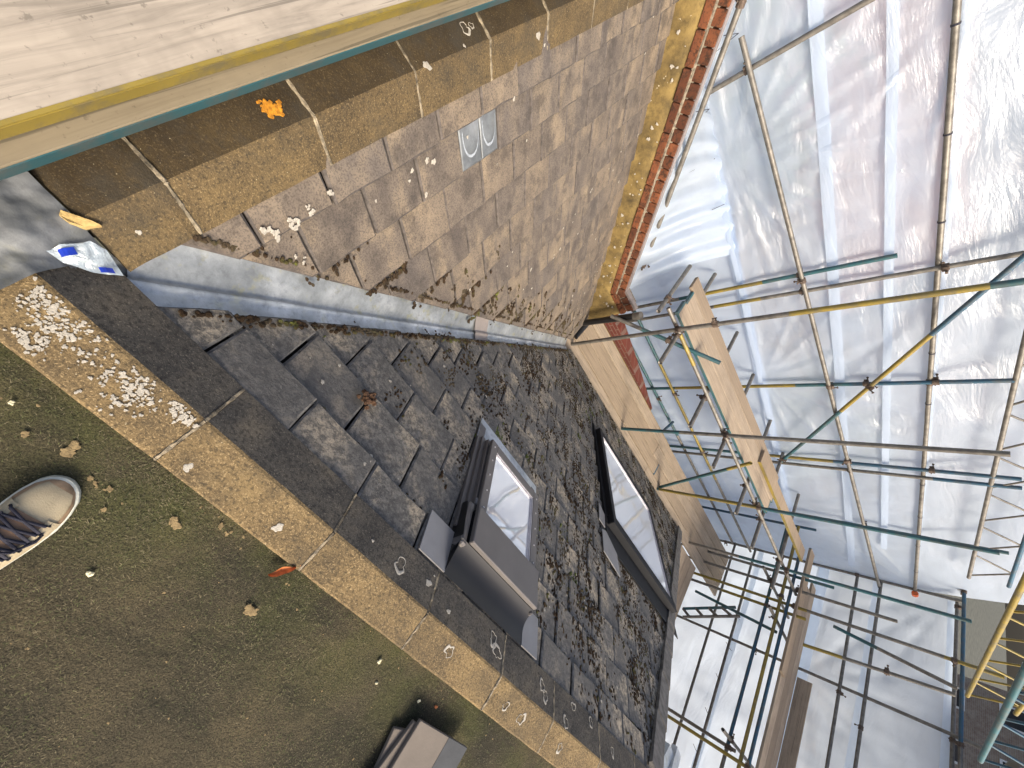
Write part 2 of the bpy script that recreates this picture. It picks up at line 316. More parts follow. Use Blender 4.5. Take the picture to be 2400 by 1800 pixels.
MAT = dict(sle=simple('worn_shadowed_tan_slate_edge', (.085, .072, .062), .9, var=.5, scale=40, bump=.4), sre=simple('worn_dark_slate_edge', (.115, .11, .10), .9, var=.6, scale=40, bump=.4),  # tan edge: wear, with grime and the gap shadows darkened into its colour
    sl=m_slate_left(), sr=m_slate_right(), stone=m_stone(), felt=m_felt(), lead=m_lead(1.15), leadd=m_lead(.30, 'dull_grey_lead', .4, .1, .6), leadu=m_lead(.72, 'streaked_grey_lead', .85), leadp=m_lead(.5, 'blue_grey_lead_slate', .1, .3, .5), stonel=m_stone('dark_brown_coping_stone', .66, .6), dark_face=m_stone('dark_coping_top', .30, .75), brick=m_brick(), render=m_render(), moss=m_moss(),
    mortar=simple('pale_mortar', (.20, .165, .11), .95, var=.85, scale=38, bump=.7, bscale=150, bdist=.006),
    greymortar=simple('grey_mortar', (.19, .16, .115), .95, var=.7, scale=30, bump=.6),
    hip=simple('grey_hip_stone', (.12, .112, .10), .9, var=.45, scale=20, bump=.5, bscale=160),
    palewall=m_brickwall('far_buff_brick', 1., ((.33, .26, .19), (.27, .21, .155), (.36, .33, .29))),
    dark_grey=m_dark_stone(),
    deck=simple('dark_batten_felt', (.022, .020, .018), .95),
    white_lichen=simple('white_lichen', (.38, .35, .29), .95, var=.22, scale=120, bump=.8, bscale=300),
    orange_lichen=simple('orange_lichen', (.48, .20, .012), .95, var=.6, scale=90, bump=.9, bscale=300),
    tan_lichen=simple('tan_lichen', (.20, .145, .068), .95, var=.4, scale=80, bump=.8, bscale=260),
    galv=simple('dull_galvanised_steel', (.165, .152, .130), .5, .35, .4, 14, .15, 80),
    teal=m_paint('teal_tube_paint', (.034, .115, .130)),
    blue=m_paint('blue_tube_paint', (.034, .10, .155)),
    yellow=m_paint('yellow_tube_paint', (.29, .215, .04)),
    dark=simple('dark_hollow', (.01, .01, .01), .9, bump=0),
    rust=simple('rusty_coupler', (.11, .08, .06), .7, .4, .5, 60, .3, 90),
    red=simple('orange_end_cap', (.65, .12, .03), .5, bump=0),
    black=simple('black_pipe', (.012, .012, .013), .35, bump=.05, spec=.5),
    alu=simple('grey_brown_aluminium', (.135, .123, .113), .42, .25, .08, 8, .05, 60),
    alu2=simple('pale_grey_aluminium', (.24, .235, .235), .4, .35, .1, 8, .05, 60),
    alud=simple('charcoal_aluminium', (.014, .0145, .016), .55, .0, .15, 8, .05, 60, .12),
    gasket=simple('pale_glazing_seal', (.5, .48, .5), .35, .3, bump=0),
    sheet=m_sheet('clear_scaffold_sheeting', .75, .95, .07), sheetg=m_sheet('greyish_scaffold_sheeting', .80, .66, .05), sheetw=m_sheet('white_scaffold_sheeting', .93, .92, .03), band=m_sheet('sheet_reinforcing_band', .90, .86, .03),
    timber=m_wood('pale_scaffold_timber', (.33, .265, .195)), timbery=m_wood('pale_scaffold_timber_lengthwise', (.38, .30, .215), 'y'), timberw=m_wood('bleached_scaffold_timber', (.34, .295, .235), 'y', .75), timberg=m_wood('dirty_green_timber', (.20, .17, .11), 'y'),
    wall=m_brickwall('red_brick_wall', .8, ((.15, .04, .028), (.11, .032, .024), (.17, .11, .09))), lace=simple('navy_lace', (.018, .018, .03), .8, bump=.4, bscale=600),
    suede=simple('beige_suede', (.40, .335, .22), .9, var=.14, scale=28, bump=.35, bscale=420, spec=.1), sole=simple('scuffed_white_rubber', (.50, .50, .42), .65, var=.3, scale=26, bump=.25),
    toecap=simple('scuffed_tan_toe_guard', (.30, .20, .115), .8, var=.35, scale=40, bump=.3), tongue=simple('brown_tongue_leather', (.16, .10, .06), .8),
    ochre=simple('ochre_mortar_lump', (.46, .32, .12), .9, var=.3, scale=60, bump=.8), chip=simple('pale_stone_chip', (.66, .60, .38), .9, bump=.6),
    dryleaf=simple('dry_orange_leaf', (.38, .12, .03), .7, var=.5, scale=90), tape=simple('blue_tape', (.015, .045, .42), .35, bump=0),
    tile=simple('smooth_grey_brown_slate', (.125, .105, .085), .8, var=.12, scale=12), tiled=simple('dark_grey_slate_lap', (.040, .044, .048), .8, var=.2, scale=12),
    grass=simple('lawn', (.060, .062, .045), .95, var=.6, scale=.6, bump=0), roofred=simple('clay_tile_roof', (.19, .10, .07), .85, var=.4, scale=2),
    roofgrey=simple('slate_roof', (.11, .10, .095), .8, var=.3, scale=2), pane=simple('dark_window_glass', (.03, .035, .04), .08, bump=0), wpaint=simple('white_paint', (.75, .75, .72), .5, bump=0),
    wall2=m_brickwall('far_brick', 1., ((.20, .15, .115), (.15, .115, .09), (.28, .26, .22))), road=simple('asphalt', (.05, .05, .052), .9, scale=4),
    leafa=m_leaf('leaf_green', (.06, .085, .02)), leafb=m_leaf('leaf_autumn', (.17, .10, .025)), bark=simple('bark', (.09, .065, .045), .95, scale=8),
    corr=simple('grey_profiled_sheet', (.30, .32, .34), .5, .3, .1, 3, 0))
def m_bag():
    n = NT('clear_plastic_bag'); n.n.remove(n.bsdf)
    tr = n.n.new('ShaderNodeBsdfTransparent'); df = n.n.new('ShaderNodeBsdfDiffuse'); g = n.n.new('ShaderNodeBsdfGlossy'); df.inputs['Color'].default_value = (.62, .72, .76, 1)
    g.inputs['Roughness'].default_value = .15
    bn = n.bump(n.noise(60, 4, .6), .6, .01)
    for x in (df, g): n.l.new(bn, x.inputs['Normal'])
    m1 = n.n.new('ShaderNodeMixShader'); m1.inputs['Fac'].default_value = .30; n.l.new(df.outputs[0], m1.inputs[1]); n.l.new(g.outputs[0], m1.inputs[2])
    m2 = n.n.new('ShaderNodeMixShader'); m2.inputs['Fac'].default_value = .62; n.l.new(tr.outputs[0], m2.inputs[1]); n.l.new(m1.outputs[0], m2.inputs[2])
    n.l.new(m2.outputs[0], n.out.inputs['Surface']); return n.mat
def m_glass():
    n = NT('white_sheen_roof_glass'); n.n.remove(n.bsdf)
    g = n.n.new('ShaderNodeBsdfGlossy'); g.inputs['Roughness'].default_value = .02; g.inputs['Color'].default_value = (.95, .97, 1, 1)
    df = n.n.new('ShaderNodeBsdfDiffuse'); df.inputs['Color'].default_value = (.86, .87, .86, 1)  # diffuse white puts the brightness of the reflected sheeting into the colour
    wv = n.bump(n.noise(2.2, 2, .4), .08, .05); n.l.new(wv, g.inputs['Normal'])
    m = n.n.new('ShaderNodeMixShader'); m.inputs['Fac'].default_value = .52; n.l.new(df.outputs[0], m.inputs[1]); n.l.new(g.outputs[0], m.inputs[2])
    n.l.new(m.outputs[0], n.out.inputs['Surface']); return n.mat
MAT['bag'] = m_bag(); MAT['glass'] = m_glass()

# ------------------------------------------------------------------ ground and flat roof
GZ = -8.5
mb = MB(); mb.face([(-600, -600, GZ), (600, -600, GZ), (600, 600, GZ), (-600, 600, GZ)]); tag(mb.build('ground', MAT['grass']), kind='structure')
FZ = -.022
mb = MB()
def patch(x0, x1, y0, y1, step=.1):
    nx, ny = max(1, int((x1 - x0) / step)), max(1, int((y1 - y0) / step))
    mb.grid([[(x0 + (x1 - x0) * i / nx, y0 + (y1 - y0) * j / ny, FZ + .008 * mnoise.noise((i * .31 + x0, j * .31 + y0, 0))) for i in range(nx + 1)] for j in range(ny + 1)])
patch(-3, 3.3, -3, -W + .03); patch(-3, X0 - .10, -W + .03, 5)
flat_roof = tag(mb.build('flat_roof', MAT['felt'], smooth=True), kind='structure')
# short fibrous moss over the felt
mb = MB(); rnd = random.Random(3)
for k in range(56000):
    x = rnd.uniform(-.35, 2.6) if k % 3 else rnd.uniform(-.3, 1.3); y = -W + .004 - rnd.random() ** 1.3 * 1.0
    dens = mnoise.noise((x * 3.1, y * 3.1, 4.2))
    if dens < rnd.uniform(-.7, .5): continue
    a = rnd.uniform(0, 6.28); L = rnd.uniform(.004, .011); hgt = rnd.uniform(.001, .0045); wdt = rnd.uniform(.0004, .0009)
    dx, dy = math.cos(a), math.sin(a); z = FZ + .004
    mb.face([(x - dy * wdt, y + dx * wdt, z), (x + dy * wdt, y - dx * wdt, z), (x + dx * L, y + dy * L, z + hgt)], 0 if rnd.random() < .58 else 1)
tag(mb.build('felt_moss', [simple('moss_fibre_green', (.060, .066, .022), .9, var=.5, scale=12, bump=0), simple('moss_fibre_straw', (.115, .098, .055), .9, var=.5, scale=12, bump=0)]),
    'short green and straw coloured moss over the flat roof', 'moss', kind='stuff')

# ------------------------------------------------------------------ roof slopes and their slates
right_slope = MB(); left_slope = MB()
def valley_y(u): pass
def dL(x, y): return (x - X0) * cd + y * sn
HIP = 3.21
vx = lambda y: X0 + (AL - (zR(y) + BL) / TL) * cd - ((y - (AL - (zR(y) + BL) / TL) * sn) / cd) * sn   # valley line: x for y on the right slope
right_slope.face([PR(vx(.05), .05, -.05), PR(HIP + .05, .05, -.05), PR(HIP + EAVE, EAVE, -.05), PR(vx(EAVE), EAVE, -.05)])
rs = tag(right_slope.build('roof_slope_right', MAT['deck']), kind='structure')
de_ = 2.60
left_slope.face([PL(.12, .04, -.05), PL(GABLE + .05, .04, -.05), PL(GABLE + .05, de_, -.05), PL(3.47, de_, -.05)])
ls = tag(left_slope.build('roof_slope_left', MAT['deck']), kind='structure')
mb = MB(); mb.face([(HIP, 0, -.06), (HIP + EAVE, EAVE, zR(EAVE) - .06), (HIP + EAVE, -3, zR(EAVE) - .06), (HIP, -3, -.06)])
tag(mb.build('roof_slope_far', MAT['sr']), kind='structure')
mb = MB()                                                    # masonry under the eaves
mb.face([(vx(EAVE), EAVE - .2, -2.6), (6.5, EAVE - .2, -2.6), (6.5, EAVE - .2, GZ), (vx(EAVE), EAVE - .2, GZ)])
mb.face([(6.5, EAVE - .2, -2.6), (6.5, -3, -2.6), (6.5, -3, GZ), (6.5, EAVE - .2, GZ)])
mb.face([(vx(EAVE) - .15, EAVE - .2, -2.6), (vx(EAVE) - .15, 4.2, -2.6), (vx(EAVE) - .15, 4.2, GZ), (vx(EAVE) - .15, EAVE - .2, GZ)])
tag(mb.build('house_wall', MAT['wall']), kind='structure')

def slate(name, parent, P, poly, h_of, mat, seed, th=.013):
    """poly in slope coordinates (along, down); h_of(down) gives the height of its upper face."""
    rnd = random.Random(seed)
    pts = []
    for i in range(len(poly)):
        p, q = poly[i], poly[(i + 1) % len(poly)]; L = math.hypot(q[0] - p[0], q[1] - p[1]); n = max(1, min(5, int(L / .065)))
        for k in range(n):
            f = k / n; jx = rnd.uniform(-.0016, .0016); jy = rnd.uniform(-.0016, .0016)
            pts.append((p[0] + (q[0] - p[0]) * f + jx, p[1] + (q[1] - p[1]) * f + jy))
    tw = rnd.uniform(-.004, .004); lift = rnd.uniform(-.002, .003); cx = sum(p[0] for p in poly) / len(poly)
    hh = lambda p: h_of(p[1]) + lift + tw * (p[0] - cx) / .15
    cy_ = sum(p[1] for p in poly) / len(poly)
    def inset(p, k):
        L = math.hypot(p[0] - cx, p[1] - cy_); return (p[0] + (cx - p[0]) * min(.3, k / L), p[1] + (cy_ - p[1]) * min(.3, k / L))
    ins = [inset(p, .0075 + rnd.uniform(-.002, .002)) for p in pts]
    top = [P(p[0], p[1], hh(p)) for p in ins]; mid = [P(p[0], p[1], hh(p) - .0045 - rnd.random() * .002) for p in pts]; bot = [P(p[0], p[1], hh(p) - th) for p in pts]
    if (top[1] - top[0]).cross(top[2] - top[1]).z < 0: top.reverse(); mid.reverse(); bot.reverse()
    m = MB(); m.face(top, 0); m.grid([mid, top], 1, closed=True); m.grid([bot, mid], 1, closed=True)
    return m.build(name, mat, parent)
def area(poly): return abs(sum(poly[i][0] * poly[(i + 1) % len(poly)][1] - poly[(i + 1) % len(poly)][0] * poly[i][1] for i in range(len(poly)))) / 2
LEADR = [((.031, .134), (2.447, 3.348))]
# right slope
wtrim = lambda p: (p[0] - .031) - (p[1] - .134) * (2.447 - .031) / (3.348 - .134) + .006
y = A - .05; rows = [.255 + .19 * k for k in range(18)]; prev = .075
for r, yb in enumerate(rows):
    yb = min(yb, EAVE + .02)
    off = .175 if r % 2 == 0 else .319
    k0 = -3
    for k in range(k0, 26):
        xa, xb = off + .301 * k, off + .301 * (k + 1)
        g = .003 + .003 * random.random(); dj = random.uniform(-.004, .004)
        poly = [(xa + g, prev - .035), (xb - g, prev - .035), (xb - g, yb + dj), (xa + g, yb + dj)]
        poly = clip(poly, wtrim); 
        if len(poly) > 2: poly = clip(poly, lambda p: HIP - .015 + p[1] - p[0])
        if len(poly) < 3 or area(poly) < .0025: continue
        h_of = lambda yy, a=prev, b=yb: -.011 + .017 * (yy - a) / (b - a)
        slate('slate', rs, PR, poly, h_of, [MAT['sr'], MAT['sre']], r * 100 + k, .011)
    prev = yb
    if yb > EAVE: break
# left slope
ltr = lambda p: (p[0] - (.277 + (p[1] - dL(-.067, .277)) * (3.383 - .277) / (dL(2.315, 3.383) - dL(-.067, .277)))) + .012
lrows = [.194, .338, .495, .664, .843] + [.843 + .1755 * k for k in range(1, 11)]
prev = .06
for r, db in enumerate(lrows):
    db = min(db, de_ + .02); off = .455 if r % 2 == 0 else .59
    for k in range(-2, 14):
        ua, ub = off + .282 * k, off + .282 * (k + 1)
        g = .0020 + .0032 * random.random() ** 2; dj = random.uniform(-.004, .004)
        poly = [(ua + g, prev - .035), (ub - g, prev - .035), (ub - g, db + dj), (ua + g, db + dj)]
        poly = clip(poly, ltr)
        if len(poly) > 2: poly = clip(poly, lambda p: GABLE - .01 - p[0])
        if len(poly) < 3 or area(poly) < .0025: continue
        h_of = lambda dd, a=prev, b=db: -.013 + .021 * (dd - a) / (b - a)
        if r == 1 and k == 3:
            for a0, a1 in ((ua + g, 1.583), (1.587, ub - g)):
                o = slate('lead_slate', ls, PL, [(a0, prev - .03), (a1, prev - .03), (a1, db - .008), (a0, db - .008)], lambda dd, a=prev, b=db: -.019 + .017 * (dd - a) / (b - a), MAT['leadp'], 55, .004)
                o['label'] = 'grey lead sheet standing in for a missing slate'
            continue
        slate('slate', ls, PL, poly, h_of, [MAT['sl'], MAT['sle']], 5000 + r * 100 + k, .017)
    prev = db
    if db > de_: break

m = MB()
for ua, ub in ((1.450, 1.575), (1.595, 1.705)):
    rr = []; uc, ru = (ua + ub) / 2, (ub - ua) / 2 * .92
    for i in range(25):
        a_ = math.pi * i / 24; w_ = .004 + .006 * math.sin(a_) + .002 * mnoise.noise((i * .7, ua, 0)); dd = .215 + .085 * math.sin(a_) ** .7
        h_ = -.019 + .017 * (dd - .194) / .144 + .0025
        rr.append([PL(uc - math.cos(a_) * ru * k_, dd * (1 if k_ == 1 else 1) - (0 if k_ == 1 else w_), h_) for k_ in (1, .93)])
    m.grid(rr)
m.build('oxide_stain', simple('pale_lead_oxide', (.30, .33, .36), .8, var=.3, scale=60, bump=.3), ls)['label'] = 'pale curved oxide stain on the lead sheets'
# ------------------------------------------------------------------ valley gutter of lead
def lead_strip(name, f0, f1, parent=None, extra=0.):
    """lead along the valley between fractions f0 and f1 of its run, both wings, with a crease in the middle."""
    m = MB(); rowsv = []
    n = max(2, int((f1 - f0) * 60))
    for i in range(n + 1):
        f = f0 + (f1 - f0) * i / n
        a = Vector((-.13 + (2.335 + .10) * f, .255 + (3.40 - .235) * f, 0)); c = Vector((.03 + (2.46 + .02) * f, .075 + (3.36 - .085) * f, 0))
        da = dL(a.x, a.y); pa = Vector((a.x, a.y, zL(da))) + NL * -.029; pc = Vector((c.x, c.y, zR(c.y))) + NR * -.031
        # valley point between
        yv = c.y + (a.y - c.y) * .52; pv = Vector((vx(yv), yv, zR(yv))) + Vector((0, 0, -.026 + extra))
        row = []
        for k in range(25):
            s = k / 24
            p = pa.lerp(pv, s / .54) if s < .54 else pv.lerp(pc, (s - .54) / .46)
            w = mnoise.noise((p.x * 9, p.y * 9, k * .1)) * .013 + mnoise.noise((p.x * 26, p.y * 26, 2)) * .006 + mnoise.noise((p.x * 70, p.y * 70, 2)) * .0015
            ridge = .020 * math.exp(-((s - .60) / .035) ** 2)
            row.append(p + Vector((0, 0, w + ridge + extra)))
        rowsv.append(row)
    m.grid(rowsv); m.m = [0 if (q % 24) < 14 else 1 for q in range(len(m.f))]  # lower wing's brighter lead holds the sheeting's reflection in its colour
    return m.build(name, [MAT['leadu'], MAT['lead']], parent, True)
vg = empty('valley_gutter', (-.1, .15, -.05)); tag(vg, 'patinated grey lead valley gutter between the two slate slopes', 'gutter')
lead_strip('lead_sheet', -.012, .42, vg); lead_strip('lead_sheet', .415, .78, vg, .004); lead_strip('lead_sheet', .775, 1.0, vg)
o = lead_strip('patch', .405, .45, vg, .010); o.data.materials[0] = o.data.materials[1] = simple('brown_grey_lead_patch', (.27, .235, .21), .6, .1, .1); o['label'] = 'brownish square lead patch over the joint'
for v in vg.children: v.matrix_parent_inverse = Matrix.Translation((.1, -.15, .05))
# lead saddle over the corner where both copings stop
m = MB(); NXs, NYs = 72, 66; gx = lambda i: -.36 + i * .40 / NXs; gy = lambda j: -.13 + j * .36 / NYs
vid = {}
def sad(i, j):
    if (i, j) in vid: return vid[(i, j)]
    x, yy = gx(i), gy(j); along = max(0, (x + .16) * .6 + (yy - .06) * .8)
    z = hf(x, yy) + .012 - min(.060, along * .42) + .014 * mnoise.noise((x * 14, yy * 14, 1)) * (1 - min(1, along * 4)) + .005 * mnoise.noise((x * 38, yy * 38, 5))
    m.v.append((x, yy, z)); vid[(i, j)] = len(m.v) - 1; return vid[(i, j)]
for i in range(NXs):
    for j in range(NYs):
        x, yy = gx(i + .5), gy(j + .5); d = dL(x, yy); wob = .006 * mnoise.noise((x * 30, yy * 30, 8))
        if yy > .131 + wob * .3 and d < AL - .045 + (yy - .13) * .35 + wob: continue
        if x > -.118 and yy < A - .085 + (x + .134) * .75 + wob: continue
        if (x + .16) * .6 + (yy - .06) * .8 > .16 + wob: continue
        m.f.append((sad(i, j), sad(i + 1, j), sad(i + 1, j + 1), sad(i, j + 1))); m.m.append(0)
o = m.build('lead_saddle', MAT['leadd'], None, True)
tag(o, 'lumpy dressed lead saddle at the head of the valley', 'lead saddle')
m = MB()
pts = [(-.199, .122), (-.163, .150), (-.15, .158), (-.158, .132), (-.175, .116), (-.192, .113)]
m.prism([(x, y, -.02) for x, y in pts], [(x, y, .012 - max(0, dL(x, y)) * .6) for x, y in pts])
tag(m.build('mortar_lump', MAT['ochre']), 'small ochre mortar lump wedged at the end of the left coping', 'mortar lump')

# ------------------------------------------------------------------ copings
def coping(P, prof, marks, parent, seed0, names=('coping_stone', 'mortar_joint'), mats=None, dark_face=(0, 3)):
    """P(along, across, z) -> world; prof = closed profile (across, z), upper side first."""
    for i in range(len(marks) - 1):
        a, b = marks[i] + .005, marks[i + 1] - .005; m = MB(); n = 9; rowsv = []
        dz = random.uniform(-.002, .003); sk = random.uniform(-.002, .002)
        for k in range(n + 1):
            s = a + (b - a) * k / n; e = .004 if k in (0, n) else 0
            rowsv.append([P(s, c + (0 if j > up else mnoise.noise((s * 11, c * 30, seed0 + i)) * .0022) , z + dz + sk * (k / n - .5) - (e if j <= up else -e * .0) + mnoise.noise((s * 13, c * 40, seed0 + i + 9)) * .0022) for j, (c, z) in enumerate(prof)])
        m.grid(rowsv, closed=True); m.face(rowsv[0][::-1]); m.face(rowsv[-1])
        if mats: m.m = [1 if dark_face[0] <= (f_ % len(prof)) < dark_face[1] else 0 for f_ in range(len(m.f))]  # faces in this range take the second, darker stone
        m.build(names[0], mats or MAT['stone'], parent)
        if i:
            m = MB(); rr = []; s = marks[i]; rn = random.Random(seed0 * 31 + i)
            for j in range(up + 1):
                c, z = prof[j]
                for q in range(5 if j < up else 1):
                    c2, z2 = prof[min(j + 1, up)]; f = q / 5; cc, zz = c + (c2 - c) * f, z + (z2 - z) * f
                    wd = .0035 + rn.random() * .005; hh = -.0005 + rn.uniform(-.0025, .0025)
                    rr.append([P(s - wd, cc, zz - .006), P(s - wd * .55, cc, zz + hh), P(s + wd * .5, cc, zz + hh * .8), P(s + wd, cc, zz - .006)])
            m.grid(rr); m.build(names[1], MAT['mortar'], parent)
up = 6
prof_r = [(-W, -.004), (-W + .006, 0), (-.064, 0), (-.004, 0.001), (.004, -.002), (A * .5, -B * .5), (A, -B), (A - .012, -B - .016), (A - .03, -B - .02), (-.02, -.045), (-W, -.05)]
rc = empty('coping', (1.3, -.06, 0)); tag(rc, 'brown stone coping beside the flat roof, above the dark mossy slope', 'coping')
coping(lambda s, c, z: Vector((s, c, z)) - Vector((1.3, -.06, 0)), prof_r, [-.132, .309, .770, 1.224, 1.690, 2.104, 2.56, 3.0, 3.32], rc, 11, mats=[MAT['stone'], MAT['dark_grey']], dark_face=(4, 7))  # chamfer faces take the dark grey stone, from the fold down
prof_l = [(-.15, -.004), (-.145, 0), (-.07, 0), (-.004, .001), (.004, -.002), (AL * .5, -BL * .5), (AL, -BL), (AL - .012, -BL - .016), (AL - .03, -BL - .02), (-.02, -.045), (-.15, -.05)]
lc = empty('coping', (-.2, 2, 0)); tag(lc, 'brown stone coping under the scaffold board, above the tan slate slope', 'coping')
coping(lambda s, c, z: LW(c, s, z) - Vector((-.2, 2, 0)), prof_l, [.133, .327, .7785, 1.217, 1.662, 2.113, 2.57, 3.02, 3.47, 3.98], lc, 23, mats=[MAT['stonel'], MAT['dark_face']])  # top faces take a darker tone of the same stone
# hip tiles on the far corner
hp = empty('hip', (5, 1.8, -1.25)); tag(hp, 'grey hip of angled stones at the far edge of the mossy slope', 'hip')
hd = (Vector((HIP + EAVE, EAVE, zR(EAVE))) - Vector((HIP, 0, zR(0)))).normalized(); H0 = Vector((HIP, 0, zR(0)))
nside = Vector((T, 0, 1)).normalized(); w1 = hd.cross(NR).normalized(); w2 = nside.cross(hd).normalized()
if w1.x > 0: w1 = -w1
if w2.x < 0: w2 = -w2
total = (Vector((HIP + EAVE, EAVE, zR(EAVE))) - H0).length
for i in range(12):
    a, b = .16 + i * (total - .1) / 12, .16 + (i + 1) * (total - .1) / 12 - .006; m = MB(); rr = []
    for k in range(4):
        c = H0 + hd * (a + (b - a) * k / 3) + Vector((0, 0, .028 + .006 * (1 - k / 3)))
        rr.append([c + w1 * .13 - NR * .02, c + w1 * .13, c + w1 * .01 + Vector((0, 0, .004)), c + w2 * .01 + Vector((0, 0, .004)), c + w2 * .13, c + w2 * .13 - nside * .02] )
    m.grid([[p - Vector((5, 1.8, -1.25)) for p in r] for r in rr]); m.face([p - Vector((5, 1.8, -1.25)) for p in rr[0]]); m.face([p - Vector((5, 1.8, -1.25)) for p in rr[-1]][::-1])
    m.build('hip_stone', MAT['hip'], hp)
# lead flashing folded over the end of the coping
m = MB()
for k, (o1, o2) in enumerate((((3.30, .16), (3.62, .33)), ((3.40, .12), (3.78, .36)))):
    p, q = Vector((o1[0], o1[1], hf(*o1) + .01)), Vector((o2[0], o2[1], zR(o2[1]) + .01)); sd_ = Vector((.07, -.03, .0))
    m.grid([[p + Vector((0, 0, -.02)), p + Vector((0, 0, .02)), p + sd_ + Vector((0, 0, .03)), p + sd_ * 1.1], [q + Vector((0, 0, -.02)), q + Vector((0, 0, .02)), q + sd_ + Vector((0, 0, .03)), q + sd_ * 1.1]])
tag(m.build('lead_flashing', MAT['lead']), 'two folded grey lead strips at the corner of coping and hip', 'flashing')

# ------------------------------------------------------------------ brick gable parapet
gp = empty('parapet_wall', (1, GABLE + .1, -1.)); GO = Vector((1, GABLE + .1, -1.)); tag(gp, 'raking red brick parapet with yellow lichened render along the tan slates', 'wall')
XK, ZK = 2.10, -1.93                                      # where the rake turns level
def rake(x): return zL(x - X0) + .215 if x < XK else ZK + (zL(XK - X0) + .215 - ZK)
def rk(x): return zL(x - X0) + .215
zk = rk(XK)
m = MB(); rr = []
for i in range(41):
    x = -.75 + (2.42 + .75) * i / 40; zt = (rk(x) if x < XK else zk) if x > -.15 else rk(-.15); zb_ = (zL(x - X0) if x > -.15 else zL(-.15 - X0)) - .1
    bulge = .006 * mnoise.noise((x * 5, 1, 0))
    rr.append([Vector((x, GABLE - .012 + bulge, zb_)) - GO, Vector((x, GABLE - .006 + bulge, (zb_ + .1 + zt) / 2)) - GO, Vector((x, GABLE + bulge * .5, zt)) - GO, Vector((x, GABLE + .05, zt + .002)) - GO])
m.grid(rr); m.build('render_fillet', MAT['render'], gp, True)
m = MB(); core = [(-.75, rk(-.15) + .14), (-.15, rk(-.15) + .14), (XK, zk + .14), (2.40, zk + .14), (2.40, -3.6), (-.75, -3.6)]
m.prism([Vector((x, GABLE + .035, z)) - GO for x, z in core], [Vector((x, GABLE + .21, z)) - GO for x, z in core]); m.build('core', MAT['greymortar'], gp)
def brickrow(kind):
    rn = random.Random(5 if kind == 's' else 6)
    sl = math.sqrt(1 + TL * TL); ax = Vector((1, 0, -TL)).normalized(); up_ = Vector((TL, 0, 1)).normalized()
    L0 = (XK + .15) * sl; pitch = .225 if kind == 's' else .1125
    def put(c, ex, eu, ln):
        if kind == 's': hx, hy, hz = ex * (ln / 2 - .005), Vector((0, .05, 0)), eu * .0335
        else: hx, hy, hz = ex * (ln / 2 - .006), Vector((0, .06, 0)), eu * .040
        jit = Vector((0, rn.uniform(-.004, .004), rn.uniform(-.002, .002)))
        b = MB(); b.box(c + jit - GO, (hx, hy, hz), bev=.004); b.build('brick', MAT['brick'], gp)
    n = int(L0 / pitch)
    for i in range(n):
        s = (i + .5) * L0 / n; base = Vector((-.15, GABLE, rk(-.15))) + ax * s
        if kind == 's': put(base + Vector((0, .04, 0)) + up_ * .036, ax, up_, L0 / n)
        else: put(base + Vector((0, .085, 0)) + up_ * .124, ax, up_, L0 / n)
    n = 2 if kind == 's' else 3; Lk = .31
    for i in range(n):
        x = XK + .02 + (i + .5) * Lk / n; c = Vector((x, GABLE, zk))
        if kind == 's': put(c + Vector((0, .04, .036)), Vector((1, 0, 0)), Vector((0, 0, 1)), Lk / n)
        else: put(c + Vector((0, .085, .124)), Vector((1, 0, 0)), Vector((0, 0, 1)), Lk / n)
    for i in range(3 if kind == 's' else 6):
        x = -.15 - (i + .5) * pitch; c = Vector((x, GABLE, rk(-.15)))
        if kind == 's': put(c + Vector((0, .04, .036)), Vector((1, 0, 0)), Vector((0, 0, 1)), pitch)
        else: put(c + Vector((0, .085, .124)), Vector((1, 0, 0)), Vector((0, 0, 1)), pitch)
brickrow('s'); brickrow('h')
m = MB(); rr = []                                         # mortar bed on the ledge between the two courses
sl_ax = Vector((1, 0, -TL)).normalized(); upv = Vector((TL, 0, 1)).normalized()
for i in range(46):
    p = Vector((-.15, GABLE, rk(-.15))) + sl_ax * (i / 45 * (XK + .15) * math.sqrt(1 + TL * TL)); e = random.uniform(-.006, .006)
    rr.append([p + Vector((0, .004, 0)) + upv * (.062), p + Vector((0, .004 + e, 0)) + upv * .080, p + Vector((0, .035, 0)) + upv * (.088 + e * .5)])
m.grid([[q - GO for q in r] for r in rr]); m.build('mortar_bed', MAT['greymortar'], gp)
m = MB(); q0 = [(-.75, rk(-.15) + .232), (-.15, rk(-.15) + .232), (XK + .06, zk + .195), (2.44, zk + .195)]
m.grid([[Vector((x, yy, z + dz)) - GO for x, z in q0] for yy, dz in ((GABLE + .05, -.035), (GABLE + .045, .0), (GABLE + .11, .004), (GABLE + .12, -.3))])
m.build('capping', simple('pale_lead_capping', (.24, .21, .20), .6, .1, .25, 10, .2), gp)

# ------------------------------------------------------------------ roof windows
def box_on(m, x0, x1, y0, y1, h0, h1, mi=0, bev=.0):
    c = (PR(x0, y0, h0) + PR(x1, y1, h1)) / 2; k = math.sqrt(1 + T * T)
    m.box(c - WO, (Vector((1, 0, 0)) * (x1 - x0) / 2, Vector((0, 1, -T)).normalized() * (y1 - y0) * k / 2, NR * (h1 - h0) / 2), mi, bev)
